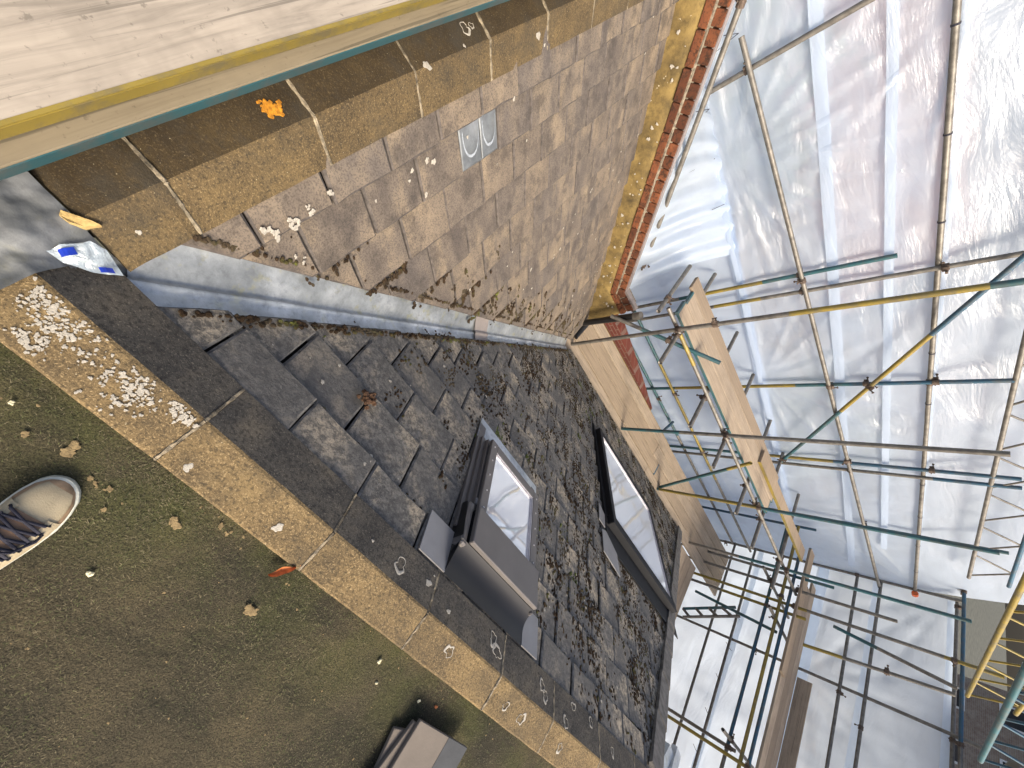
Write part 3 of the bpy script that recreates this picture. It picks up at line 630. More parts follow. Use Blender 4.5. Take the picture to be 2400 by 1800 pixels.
# small window
WO = PR(1.52, .5, 0)
w = empty('roof_window', WO); tag(w, 'small grey roof window nearest the coping, with a curved metal hood', 'roof window')
x0, x1, y0, y1 = 1.272, 1.775, .375, .775
m = MB()
for xa, xb, ya, yb in ((x0, x0 + .05, y0, y1), (x1 - .05, x1, y0, y1), (x0 + .05, x1 - .05, y1 - .045, y1)): box_on(m, xa, xb, ya, yb, -.02, .052, 0, .002)
m.build('frame', MAT['alu'], w)
m = MB()
for xa, xb, ya, yb in ((x0 + .008, x0 + .062, y0, y1 - .004), (x1 - .062, x1 - .008, y0, y1 - .004), (x0 + .06, x1 - .06, y1 - .05, y1 - .006)): box_on(m, xa, xb, ya, yb, .058, .078, 0, .003)
s_ = m.build('sash', MAT['alu'], w)
m = MB()
for xx in (x0 + .034, x1 - .034):
    for k in range(5): 
        p = PR(xx, y0 + .03 + k * .083, .078) - WO; m.tube(p, p + NR * .003, .004, n=8)
m.build('screw', MAT['gasket'], s_)
m = MB(); box_on(m, x0 + .058, x1 - .058, y0 - .02, y1 - .04, .060, .066); m.build('pane', MAT['glass'], w)
m = MB()
for a_ in (0, .008): 
    box_on(m, x1 - .070 - a_, x1 - .065 - a_, y0, y1 - .045, .066, .076 - a_ * .4); box_on(m, x0 + .06, x1 - .065, y1 - .055 - a_, y1 - .051 - a_, .066, .076 - a_ * .4)
m.build('glazing_seal', MAT['gasket'], w)
m = MB()
box_on(m, x0 - .002, x1 + .004, .234, .385, .068, .092, 0, .004); m.build('hood', MAT['alu'], w)
m = MB(); box_on(m, x0 + .006, x1 - .004, .244, .38, .02, .066); m.build('hood_underside', MAT['alud'], w)
m = MB(); rr = []                                          # curved back gutter rising from slates to the hood
for k in range(11):
    f = k / 10; yy = .125 + .112 * f; hh = .010 + .054 * f ** 4
    rr.append([PR(1.235 - .0 * f, yy, hh) - WO, PR(1.52, yy + .004, hh - .004) - WO, PR(1.79, yy, hh) - WO])
m.grid(rr); 
m.face([PR(1.235, .125, .009) - WO, PR(1.235, .27, .009) - WO, PR(1.255, .27, .06) - WO, PR(1.235, .238, .062) - WO])
m.grid([[PR(1.235, .25, .064) - WO, PR(1.235, .40, .045) - WO], [PR(1.235, .25, -.02) - WO, PR(1.235, .40, -.02) - WO]])
m.build('back_gutter', simple('dark_gutter_metal', (.019, .0185, .018), .38, .3, .1, 8, .05, 60, .5), w, True)
m = MB(); box_on(m, 1.236, 1.270, .222, .40, .0, .062, 0, .008); box_on(m, 1.777, 1.792, .222, .40, .0, .062, 0, .006); m.build('gutter_side', MAT['alu'], w)
m = MB()
for xa, xb in ((1.085, 1.236), (1.79, 1.92)): box_on(m, xa, xb, .128, .272, .006, .012)
m.build('flashing', MAT['alu2'], w)
m = MB()
for xa, xb in ((x0 - .048, x0), (x1, x1 + .04)): box_on(m, xa, xb, .30, y1 + .09, .0, .016); 
for xa, xb in ((x0 - .024, x0),): box_on(m, xa, xb, .38, y1 + .01, .016, .03)
m.build('side_flashing', MAT['alu'], w)
m = MB(); box_on(m, x0 - .05, x1 + .06, y1, y1 + .13, .009, .014); m.build('apron', MAT['lead'], w)
m = MB(); box_on(m, x0 - .001, x0 + .012, .41, .435, .05, .06); m.build('catch', MAT['alu2'], w)
# large window
WO = PR(3.8, 2., 0)
w = empty('roof_window', WO); tag(w, 'large dark framed roof window low on the mossy slope', 'roof window')
x0, x1, y0, y1 = 3.035, 4.52, 1.385, 2.50
m = MB()
for xa, xb, ya, yb in ((x0, x0 + .07, y0 + .09, y1), (x1 - .07, x1, y0 + .09, y1), (x0 + .07, x1 - .07, y1 - .06, y1)): box_on(m, xa, xb, ya, yb, -.03, .075, 0, .004)
m.build('frame', MAT['alud'], w)
m = MB(); box_on(m, x0 - .01, x1 + .01, y0 + .012, y0 + .088, -.03, .080, 0, .006); m.build('hood', MAT['alud'], w)
m = MB(); box_on(m, x0 + .068, x1 - .068, y0 + .085, y1 - .055, .052, .060); m.build('pane', MAT['glass'], w)
m = MB()
for e in (0, .022):
    for xa, xb, ya, yb in ((x0 + .07 + e, x0 + .078 + e, y0 + .09, y1 - .06), (x1 - .085 - e, x1 - .071 - e, y0 + .09, y1 - .06), (x0 + .08, x1 - .08, y1 - .075 - e, y1 - .062 - e), (x0 + .08, x1 - .08, y0 + .09 + e, y0 + .10 + e)): box_on(m, xa, xb, ya, yb, .058, .070 - e * .2)
m.build('glazing_seal', MAT['gasket'], w)
m = MB(); box_on(m, x0 - .05, x1 + .05, y0 - .17, y0, .008, .014); box_on(m, x0 - .05, x0, y0, y1 + .05, -.01, .022); m.build('flashing', MAT['alud'], w)
m = MB()
pl = [(2.86, 1.09), (2.88, 1.27), (2.96, 1.30), (3.15, 1.22), (3.15, 1.05)]
m.prism([PR(x, y_, .012) - WO for x, y_ in pl[::-1]], [PR(x, y_, .018) - WO for x, y_ in pl[::-1]])
pl = [(2.84, 1.33), (2.88, 1.50), (2.98, 1.45), (2.95, 1.32)]
m.prism([PR(x, y_, .012) - WO for x, y_ in pl[::-1]], [PR(x, y_, .018) - WO for x, y_ in pl[::-1]])
m.build('lead_patch', MAT['alu2'], w)['label'] = 'pale grey flashing offcut at the upper corner'

# ------------------------------------------------------------------ moss and lichen
ICO = [(0, 0, 1)] + [(math.cos(k * 2 * math.pi / 5) * .894, math.sin(k * 2 * math.pi / 5) * .894, .447) for k in range(5)] + [(math.cos((k + .5) * 2 * math.pi / 5) * .894, math.sin((k + .5) * 2 * math.pi / 5) * .894, -.447) for k in range(5)] + [(0, 0, -1)]
ICF = [(0, 1 + k, 1 + (k + 1) % 5) for k in range(5)] + [(1 + k, 6 + k, 1 + (k + 1) % 5) for k in range(5)] + [(1 + (k + 1) % 5, 6 + k, 6 + (k + 1) % 5) for k in range(5)] + [(11, 6 + (k + 1) % 5, 6 + k) for k in range(5)]
def blob(m, c, ea, eb, n, ra, rb, rh, rnd):
    i = len(m.v)
    for x, y_, z in ICO:
        k = rnd.uniform(.75, 1.25); m.v.append(tuple(c + ea * (x * ra * k) + eb * (y_ * rb * k) + n * (z * rh * k)))
    for f in ICF: m.f.append(tuple(i + q for q in f)); m.m.append(0)
rnd = random.Random(11); m = MB(); eb = Vector((0, 1, -T)).normalized(); ea = Vector((1, 0, 0)); cnt = 0
while cnt < 19000:
    yy = .15 + rnd.random() ** .85 * (EAVE - .17); x = rnd.uniform(vx(yy) + .07, HIP + yy - .05)
    den = .6 * mnoise.noise((x * 2.2, yy * 2.2, 7)) + .75 * mnoise.noise((x * 7, yy * 7, 3)) + .10
    den += min(.22, (x - .9) * .16) - max(0, .85 - x) * .9 - (.35 if yy < .5 and x < 2 else 0)
    if den < rnd.uniform(-.02, .75): continue
    for q in range(rnd.choice((2, 3, 5, 7, 9))):
        xx, y2 = x + rnd.gauss(0, .016), yy + rnd.gauss(0, .022)
        if 1.2 < xx < 1.8 and .12 < y2 < .84 or 2.95 < xx < 4.6 and 1.2 < y2 < 2.56 or y2 < .14 or y2 > EAVE or xx < vx(y2) + .05: continue
        rowp = ((y2 - .255) % .19) / .19
        r = rnd.uniform(.0025, .0085)
        blob(m, PR(xx, y2, -.013 + .021 * rowp + r * .1), ea, eb, NR, r, r * rnd.uniform(.8, 2.2), r * rnd.uniform(.4, .9), rnd); cnt += 1
for k in range(18):                                       # moss lines in the laps
    yb = .255 + .19 * k
    for q in range(260):
        x = rnd.uniform(vx(yb) + .05, HIP + yb); 
        if mnoise.noise((x * 5, yb * 7, 1)) < rnd.uniform(-.1, .5) - min(.3, x * .1) or 1.2 < x < 1.8 and yb < .85 or 2.95 < x < 4.6 and 1.2 < yb < 2.56: continue
        r = rnd.uniform(.0025, .006); blob(m, PR(x, yb + .005, -.009), ea, eb, NR, r * 1.5, r, r * .8, rnd)
gm = []
for cx_, cy0, n_ in ((1.36, .90, 34), (1.42, .96, 40), (1.30, .84, 22), (1.62, .95, 12), (1.75, 1.05, 10), (2.9, 2.6, 40), (3.05, 2.75, 50), (2.75, 3.0, 36), (.28, .50, 14), (.75, 1.12, 16), (2.2, .9, 12), (2.35, .62, 14), (2.6, 2.0, 20), (3.4, 3.1, 40), (4.0, 3.2, 36), (1.9, .62, 8)):
    for q in range(n_): gm.append((cx_ + rnd.gauss(0, .03), cy0 + rnd.gauss(0, .045)))
mg = MB()
for x, y2 in gm:
    if x < vx(y2) + .10: continue
    r = rnd.uniform(.004, .011); blob(mg, PR(x, y2, -.003), ea, eb, NR, r * .7, r * 1.7, r * .8, rnd)
tag(mg.build('green_moss', simple('yellow_green_moss', (.115, .135, .030), .95, var=.55, scale=60, bump=.9, bscale=330)), 'yellow green moss tufts beside the roof windows and eave', 'moss', kind='stuff')
for k in range(900):                                      # crumbs along the valley edge
    f = rnd.random(); x = .05 + 2.4 * f; yy = .15 + 3.2 * f; off = abs(rnd.gauss(0, .012)) + .004
    r = rnd.uniform(.003, .010); blob(m, PR(x + off, yy - off * .4, .004), ea, eb, NR, r, r * 1.3, r * .7, rnd)
tag(m.build('moss_growth', MAT['moss']), 'brown and green moss scattered over the dark slate slope', 'moss', kind='stuff')
m = MB(); eu = Vector((-sn, cd, 0)); ed = Vector((cd, sn, -TL)).normalized()
for k in range(420):
    dd = .2 + rnd.random() ** .7 * 2.3; lo = .277 + (dd - .09) * 1.304; u = lo + .02 + abs(rnd.gauss(0, .20)) * (.25 + dd * .25)
    if u > GABLE - .05: continue
    row = min(range(len(lrows)), key=lambda i: abs(lrows[i] - dd)); dd = lrows[row] + abs(rnd.gauss(0, .012)) + .004
    if dd > de_ - .03: continue
    r = rnd.uniform(.004, .011); 
    for q in range(rnd.choice((1, 1, 2, 3))):
        blob(m, PL(u + rnd.gauss(0, r), dd + rnd.gauss(0, r), .001), eu, ed, NL, r, r * rnd.uniform(1, 1.9), r * .7, rnd)
for k in range(60):                                       # larger cushions by the valley and in joints
    dd = rnd.uniform(.7, 2.45); lo = .277 + (dd - .09) * 1.304; u = lo + abs(rnd.gauss(0, .22)) + .03
    if u > GABLE - .1: continue
    r0 = rnd.uniform(.008, .018)
    for q in range(9): blob(m, PL(u + rnd.gauss(0, r0 * .7), dd + rnd.gauss(0, r0 * 1.5), .001), eu, ed, NL, r0 * .6, r0 * .8, r0 * .5, rnd)
for k in range(700):
    dd = rnd.uniform(.1, 2.5); lo = .277 + (dd - .09) * 1.304; r = rnd.uniform(.003, .009)
    if mnoise.noise((dd * 4, 0, 0)) < rnd.uniform(-.5, .3): continue
    blob(m, PL(lo + abs(rnd.gauss(0, .008)), dd, .001), eu, ed, NL, r, r * 1.2, r * .7, rnd)
tag(m.build('moss_growth', MAT['moss']), 'dark moss cushions in the joints of the tan slate slope', 'moss', kind='stuff')
m = MB(); c0 = PR(.607, .395, .015)
for k in range(46): 
    r = rnd.uniform(.006, .012); blob(m, c0 + ea * rnd.gauss(0, .013) + eb * rnd.gauss(0, .016) + NR * rnd.uniform(0, .022), ea, eb, NR, r, r, r, rnd)
tag(m.build('moss_clod', simple('brown_moss', (.075, .038, .018), .95, var=.5, scale=120, bump=.9, bscale=400)), 'loose brown clod of moss lying high on the dark slope', 'moss clod')
def scab(m, c, ex, ey, n, r, seed, ring=False, th=.0009, mi=0):
    out = blob_outline(1, 22, .36, seed)
    ctr = Vector(c)
    if ring:
        a0 = random.Random(seed).uniform(0, 6.28); rows_ = []
        for k, (x, y_) in enumerate(out):
            th_ = math.atan2(y_, x); wdt = .12 + .34 * ((1 + math.cos(th_ - a0)) * .5) ** 1.5
            rows_.append([ctr + (ex * x + ey * y_) * r, ctr + (ex * x + ey * y_) * r * (1 - wdt * .5) + n * th, ctr + (ex * x + ey * y_) * r * (1 - wdt)])
        rows_.append(rows_[0]); m.grid(rows_, mi); return
    i = len(m.v); m.v.append(tuple(ctr + n * th)); k = len(out)
    for x, y_ in out: m.v.append(tuple(ctr + (ex * x + ey * y_) * r * .8 + n * th * .9))
    for x, y_ in out: m.v.append(tuple(ctr + (ex * x + ey * y_) * r))
    for q in range(k):
        q2 = (q + 1) % k; m.f.append((i, i + 1 + q, i + 1 + q2)); m.m.append(mi); m.f.append((i + 1 + q, i + 1 + k + q, i + 1 + k + q2, i + 1 + q2)); m.m.append(mi)
X, Y, Zv = Vector((1, 0, 0)), Vector((0, 1, 0)), Vector((0, 0, 1)); cy = Vector((0, A, -B)).normalized(); cn = Vector((0, B, A)).normalized()
cxl = Vector((AL, 0, -BL)).normalized(); cnl = Vector((BL, 0, AL)).normalized()
def on_right_cop(m, x, yy, r, seed, ring=False, mi=0):
    if yy < 0: scab(m, (x, yy, .0025), X, Y, Zv, r, seed, ring, mi=mi)
    else: scab(m, Vector((x, yy, -B / A * yy)) + cn * .003, X, cy, cn, r, seed, ring, mi=mi)
def on_left_cop(m, x, yy, r, seed, ring=False, mi=0):
    d = dL(x, yy)
    if d < 0: scab(m, (x, yy, .0025), X, Y, Zv, r, seed, ring, mi=mi)
    else: scab(m, Vector((x, yy, -BL / AL * d)) + cnl * .003, Y, cxl, cnl, r, seed, ring, mi=mi)
m = MB(); sd_i = 0; rnd = random.Random(21)
for cx, cyy, sx, sy, num in ((-.069, -.027, .02, .016, 34), (-.01, -.04, .022, .022, 40), (-.012, -.093, .014, .014, 26), (.10, -.05, .05, .03, 26), (.165, -.043, .022, .022, 46), (.265, -.021, .016, .01, 26)):
    for k in range(num * 3):
        x, yy = cx + rnd.gauss(0, sx), cyy + rnd.gauss(0, sy)
        if not (-.12 < yy < -.004 and x > -.125) : continue
        sd_i += 1; on_right_cop(m, x, yy, rnd.uniform(.0008, .0042) * (1.5 if rnd.random() < .12 else 1), sd_i)
for x, yy, r in ((1.184, .069, .013), (1.316, .043, .009), (.637, -.079, .012), (.369, -.099, .010), (1.20, .10, .004), (.90, .05, .005)): sd_i += 1; on_right_cop(m, x, yy, r, sd_i)
for x, yy, r in ((1.038, .049, .026), (1.394, -.047, .020), (1.60, .075, .024), (1.635, .052, .026), (1.99, .07, .022), (2.02, .045, .022), (2.283, .095, .020), (2.206, .024, .022), (2.464, .094, .02), (1.907, -.069, .022), (2.22, -.065, .018), (1.79, -.07, .016), (2.7, .06, .02)): sd_i += 1; on_right_cop(m, x, yy, r, sd_i, True)
for x, yy, r in ((-.145, 2.021, .016), (-.187, 1.278, .015), (-.11, 2.08, .007), (-.20, 1.5, .006), (-.12, .21, .006)): sd_i += 1; on_left_cop(m, x, yy, r, sd_i)
for x, yy, r in ((-.247, 1.552, .022), (-.25, 1.59, .012)): sd_i += 1; on_left_cop(m, x, yy, r, sd_i, True)
for x, yy, r in ((-.013, .481, .014), (-.001, .511, .015), (-.006, .566, .018), (.002, .585, .012), (-.005, .649, .015), (-.012, .64, .009), (-.019, .736, .012), (.081, .533, .007), (.103, .547, .007), (.09, .56, .005)):
    for k in range(3): sd_i += 1; d = dL(x, yy); scab(m, PL(yy + rnd.gauss(0, r * .45), d + rnd.gauss(0, r * .4), .0095), eu, ed, NL, r * rnd.uniform(.45, .8), sd_i)
for k in range(150):
    dd = rnd.uniform(.1, 2.4); u = rnd.uniform(.32 + dd * 1.3, GABLE - .1)
    if u > GABLE or mnoise.noise((dd * 2.4, u * 2.4, 9)) < rnd.uniform(-.1, .35): continue
    row = min([q for q in range(len(lrows)) if lrows[q] >= dd] or [len(lrows) - 1]); a0 = lrows[row - 1] if row else .06; h = -.013 + .021 * (dd - a0) / (lrows[row] - a0)
    sd_i += 1; scab(m, PL(u, dd, h + .0035), eu, ed, NL, rnd.uniform(.003, .014), sd_i, rnd.random() < .12)
for k in range(330):
    yy = rnd.uniform(.15, EAVE - .1); x = rnd.uniform(vx(yy) + .1, HIP + yy - .1)
    if 1.2 < x < 1.8 and .12 < yy < .85 or 2.95 < x < 4.6 and 1.2 < yy < 2.6: continue
    rowp = ((yy - .255) % .19) / .19; sd_i += 1; scab(m, PR(x, yy, -.013 + .021 * rowp + .004), ea, eb, NR, rnd.uniform(.002, .009), sd_i)
for k in range(34):
    x = rnd.uniform(0, 2.3); sd_i += 1; zz = rk(min(x, XK)) - rnd.uniform(.02, .19); scab(m, (x, GABLE - .016, zz), X, Zv, -Y, rnd.uniform(.004, .016), sd_i)
tag(m.build('white_lichen', MAT['white_lichen']), 'white lichen spots and rings on copings and slates', 'lichen', kind='stuff')
m = MB()
for k in range(26): sd_i += 1; on_left_cop(m, -.236 + rnd.gauss(0, .012), .680 + rnd.gauss(0, .016), rnd.uniform(.004, .012), sd_i)
tag(m.build('orange_lichen', MAT['orange_lichen']), 'bright orange lichen patch on the coping by the scaffold board', 'lichen')
m = MB()
for cx, cyy, r in ((.19, -.199, .013), (.451, -.201, .013), (.751, -.267, .012), (.276, -.233, .006), (.30, -.225, .006), (.262, -.228, .005), (.53, -.155, .006), (.56, -.158, .005), (.33, -.26, .004), (.12, -.23, .006)):
    for k in range(4): sd_i += 1; scab(m, (cx + rnd.gauss(0, r * .5), cyy + rnd.gauss(0, r * .5), FZ + .006), X, Y, Zv, r * rnd.uniform(.4, .9), sd_i)
for k in range(150):
    sd_i += 1; scab(m, (rnd.uniform(-.2, 2.4), -W - .01 - rnd.random() ** 1.4 * .7, FZ + .008), X, Y, Zv, rnd.uniform(.001, .0035), sd_i)
tag(m.build('ochre_lichen', MAT['tan_lichen']), 'ochre lichen flecks over the mossy flat roof', 'lichen', kind='stuff')

# ------------------------------------------------------------------ scaffolding
TR = .0242
TM = [MAT['galv'], MAT['teal'], MAT['yellow'], MAT['blue'], MAT['dark'], MAT['red']]
G_, T_, Y_, B_ = 0, 1, 2, 3
def pole(name, p, q, segs=None, parent=None, r=TR):
    m = MB(); m.tube(p, q, r, segs or [(0, 1, 0)], 12, 0, hollow=4); return m.build(name, TM, parent, False)
def smooth_tubes(o):
    o.data.polygons.foreach_set('use_smooth', [len(p.vertices) == 4 for p in o.data.polygons])
cm = MB()                                                 # one coupler, shared: two bands, bolts and nuts
cm.tube((0, 0, -.028), (0, 0, .028), .033, n=10); cm.box((.034, .018, 0), (Vector((.012, 0, 0)), Vector((0, .02, 0)), Vector((0, 0, .022))))
cm.tube((.03, .03, .01), (.075, .045, .01), .007, n=6); cm.tube((-.02, -.034, -.008), (.045, -.045, -.008), .007, n=6); cm.tube((.045, -.045, -.008), (.056, -.047, -.008), .013, n=6); cm.tube((.07, .043, .01), (.082, .047, .01), .013, n=6)
COUP = cm.mesh('coupler', MAT['rust']); 
def coupler(p, ax, parent, rot=0.):
    o = link(bpy.data.objects.new('coupler', COUP), parent)
    o.location = p; o.rotation_mode = 'QUATERNION'; o.rotation_quaternion = Vector(ax).normalized().to_track_quat('Z', 'X') @ mathutils_rot(rot); return o
def mathutils_rot(a): return Vector((0, 0, 1)).rotation_difference(Vector((0, 0, 1))) @ Matrix.Rotation(a, 3, 'Z').to_quaternion()
YI, YO = 3.64, 4.94
fs = empty('scaffold'); tag(fs, 'steel tube scaffold with yellow and teal paint along the mossy roof eave', 'scaffold')
def V(x, y, z): return Vector((x, y, z))
def st(x, y, z0, z1, segs=None, ups=()):
    o = pole('standard', V(x, y, z0), V(x, y, z1), segs, fs); smooth_tubes(o)
    for z in ups: coupler(V(x, y, z), (0, 0, 1), o, random.uniform(0, 6.28))
    return o
def tb(name, p, q, segs=None, ups=(), par=None):
    o = pole(name, V(*p), V(*q), segs, par or fs); smooth_tubes(o); ax = V(*q) - V(*p)
    for f in ups: coupler(V(*p).lerp(V(*q), f), ax, o, random.uniform(0, 6.28))
    return o
# inner row
st(2.56, YI, -6, 2.1, [(0, .71, G_), (.71, .745, G_), (.745, .89, Y_), (.89, 1, T_)], (-1.02, -.62))
st(4.235, YI, -6, 1.26, [(0, .60, T_), (.60, 1, G_)], (-1.02,))
st(5.70, YI, -6, 1.16, [(0, .48, T_), (.48, .70, Y_), (.70, 1, T_)], (-1.02,))
st(7.25, YI, -6, .9, [(0, .62, G_), (.62, 1, T_)], (-1.02,))
# outer row
st(.72, YO, -1.2, 2.1, None, (-.16,))
st(2.89, YO, -6, .61, [(0, .66, G_), (.66, .70, T_), (.70, .82, Y_), (.82, 1, T_)], (-.20, -2.39))
st(3.11, YO, -6, 2.1, [(0, .59, G_), (.59, .66, Y_), (.66, 1, G_)], (-.22, .92))
st(4.555, YO, -6, 1.31, [(0, .5, T_), (.5, .74, Y_), (.74, .82, T_), (.82, 1, B_)], (-.22, .75, .15))
st(6.08, YO, -6, 1.33, [(0, .60, T_), (.60, .76, Y_), (.76, 1, B_)], (-.26, .6))
st(6.24, YO, -6, 1.33, [(0, .9, G_), (.9, 1, B_)], (-.26, -2.4))
st(7.62, YO, -6, 1.2, [(0, .7, G_), (.7, 1, T_)], (-.28,))
# ledgers
tb('ledger', (.45, YO - .05, -.125), (9.35, YO - .05, -.31), None, (.28, .46, .62))
tb('ledger', (2.92, YO - .05, -2.36), (9.3, YO - .05, -2.42), [(0, .16, T_), (.16, .62, Y_), (.62, 1, G_)], (.27, .5))
tb('ledger', (2.9, YO + .05, -2.80), (9.35, YO + .05, -2.82), [(0, .45, T_), (.45, 1, G_)], (.3,))
tb('ledger', (2.3, YI + .05, -1.06), (8.1, YI + .05, -1.09), [(0, .06, G_), (.06, .14, Y_), (.14, 1, G_)], (.33, .58))
o = tb('ledger', (-1.2, YO + .03, 1.38), (9.32, YO + .03, .14), None, (.55,))
o['label'] = 'thick dark top tube along the sheeting, dipping to the right end'
tb('brace', (3.06, YO - .1, 1.40), (6.08, YO - .1, -1.09), [(0, .25, B_), (.25, .62, Y_), (.62, 1, T_)], (.48, .98))
tb('brace', (2.30, YI + .12, -1.86), (3.16, YI + .12, -.80), [(0, .3, G_), (.3, 1, T_)], (.55,))
tb('brace', (5.76, YI + .06, -2.66), (4.80, YI + .06, -.90), [(0, .8, T_), (.8, 1, Y_)])
# transoms under the upper boards
for x, ya, yb in ((2.24, 3.55, 4.5), (2.66, 3.19, 5.0), (3.60, 3.16, 5.0), (4.37, 3.21, 5.0), (5.30, 3.22, 5.0), (6.05, 3.2, 5.0), (7.1, 3.2, 5.0)):
    tb('transom', (x, ya, -1.095), (x + .01, yb, -1.095), None, (.27,))
tb('raking_pole', (-.6, 4.34, .84), (2.16, 4.38, -1.68), [(0, .5, G_), (.5, 1, G_)], (.3, .95))
tb('transom', (5.05, 3.95, -2.72), (5.4, 4.95, -2.72), [(0, 1, B_)])
# end run
es = empty('scaffold'); tag(es, 'scaffold end run of blue and yellow tubes behind the hip', 'scaffold')
def te(name, p, q, segs=None, ups=()): return tb(name, p, q, segs, ups, es)
for yv, z1, segs, ups in ((3.72, .16, [(0, 1, G_)], (-1.05, -1.42)), (3.30, -.86, [(0, .75, G_), (.75, 1, Y_)], (-1.42,)), (3.44, 1.13, [(0, .72, Y_), (.72, .93, G_), (.93, 1, Y_)], (-1.05, .72)), (3.95, -.6, [(0, .9, G_), (.9, 1, T_)], ()), (4.93, -1.0, [(0, .5, G_), (.5, 1, B_)], ())):
    te('standard', (8.0, yv, -6), (8.0, yv, z1), segs, [(z + 6) / (z1 + 6) for z in ups])
te('standard', (8.0, 1.16, -6), (8.0, 1.16, -1.30), None, (.98,)); te('standard', (7.93, 1.06, -6), (7.93, 1.06, 1.0), [(0, 1, Y_)], (.7,))
te('standard', (8.0, -.6, -6), (8.0, -.6, 1.0))
te('standard', (9.35, 4.97, -6), (9.30, 5.0, .72), None, (.45, .62, .80))
te('standard', (9.33, 3.0, -6), (9.33, 3.0, .9), None, (.6,))
te('ledger', (8.0, 5.0, -1.44), (8.0, -2, -1.38), [(0, .25, T_), (.25, .55, B_), (.55, 1, G_)], (.18, .55))
te('ledger', (7.95, 4.9, -1.25), (7.95, -2, -1.16), [(0, .6, Y_), (.6, 1, T_)], (.2,))
te('ledger', (7.98, 4.4, -1.14), (7.98, -2, -1.08), [(0, 1, B_)])
te('ledger', (9.3, 5.0, -2.34), (9.3, -2, -2.15)); te('ledger', (9.3, 5.0, -2.76), (9.3, -2, -2.52))
te('ledger', (9.32, 5.0, -.62), (9.32, -2, -.57), None, (.3, .6)); te('ledger', (9.32, 5.0, -.29), (9.32, -2, -.30), None, (.35,))
te('ledger', (9.35, 5.05, .63), (9.35, -2, .64), None, (.02, .3)); te('ledger', (9.2, 5.5, .71), (9.2, -2, .73), [(0, .35, B_), (.35, 1, G_)], (.05, .35))
te('brace', (8.06, 3.37, -.53), (8.06, 3.13, .75), [(0, .4, T_), (.4, 1, G_)]); te('brace', (8.1, 2.95, -.85), (8.1, 3.06, .73), [(0, .3, Y_), (.3, 1, G_)], (.6,))
te('brace', (8.05, 3.13, -2.58), (8.05, 2.96, -1.2), [(0, 1, T_)])
for yv, za, segs in ((3.72, -1.48, None), (3.1, -1.25, None), (1.2, -1.38, None)): te('transom', (7.62, yv + .05, za), (9.3, yv + .05, za), segs, (.22,))
# lattice hanging bracket seen past the hip
te('bracket_tube', (8.0, 2.72, -2.65), (8.0, 3.09, -1.84), [(0, 1, T_)]); te('bracket_tube', (8.0, 2.58, -2.6), (8.0, 2.97, -1.74))
for k in range(4):
    f = k / 4; te('bracket_rung', V(8, 2.72, -2.65).lerp(V(8, 3.09, -1.84), f)[:], V(8, 2.58, -2.6).lerp(V(8, 2.97, -1.74), f + .12)[:])
# coloured end cap
m = MB(); m.tube((9.28, YO - .02, .15), (9.335, YO - .02, .145), .045, n=14, m=0); m.build('end_cap', MAT['red'], es)['label'] = 'round orange cap on the end of the top tube'

# roof girders
def girder(label, p, q, col, depth, n, up_=V(0, 0, 1)):
    g = empty('lattice_girder', p); tag(g, label, 'girder'); p, q = V(*p), V(*q); o0 = p.copy()
    def piece(name, a, b, r, c): 
        m = MB(); m.tube(a - o0, b - o0, r, [(0, 1, c)], 10, hollow=4); x = m.build(name, TM, g); smooth_tubes(x); return x
    piece('chord', p, q, TR, col[0]); piece('chord', p + up_ * depth, q + up_ * depth, TR, col[1])
    for k in range(n):
        a = p.lerp(q, (k + .1) / n); b = p.lerp(q, (k + .5) / n) + up_ * depth; c = p.lerp(q, (k + .92) / n)
        piece('lacing', a, b, .012, col[2]); piece('lacing', b, c, .012, col[2])
girder('grey steel lattice girder over the front sheeting', (8.45, 4.94, .80), (2.2, 4.94, 1.62), (G_, B_, G_), .38, 9)
girder('yellow steel lattice girder spanning from the end scaffold', (8.6, 3.30, .80), (3.0, 2.82, 1.60), (Y_, Y_, Y_), .40, 8)
girder('teal steel lattice girder nearest the bottom of the view', (7.3, 2.2, .97), (3.0, 2.2, 1.55), (T_, B_, B_), .40, 7)
m = MB(); rr = []
for i in range(141):
    yy = 3.0 - 6 * i / 140; dz = .02 * (1 if (i // 2) % 2 else -1)
    rr.append([(9.95, yy, 1.03 + dz), (9.1, yy, 1.20 + dz)])
m.grid(rr); tag(m.build('profiled_roof_sheet', MAT['corr']), 'grey profiled roof sheet over the end of the scaffold', 'roof sheet')

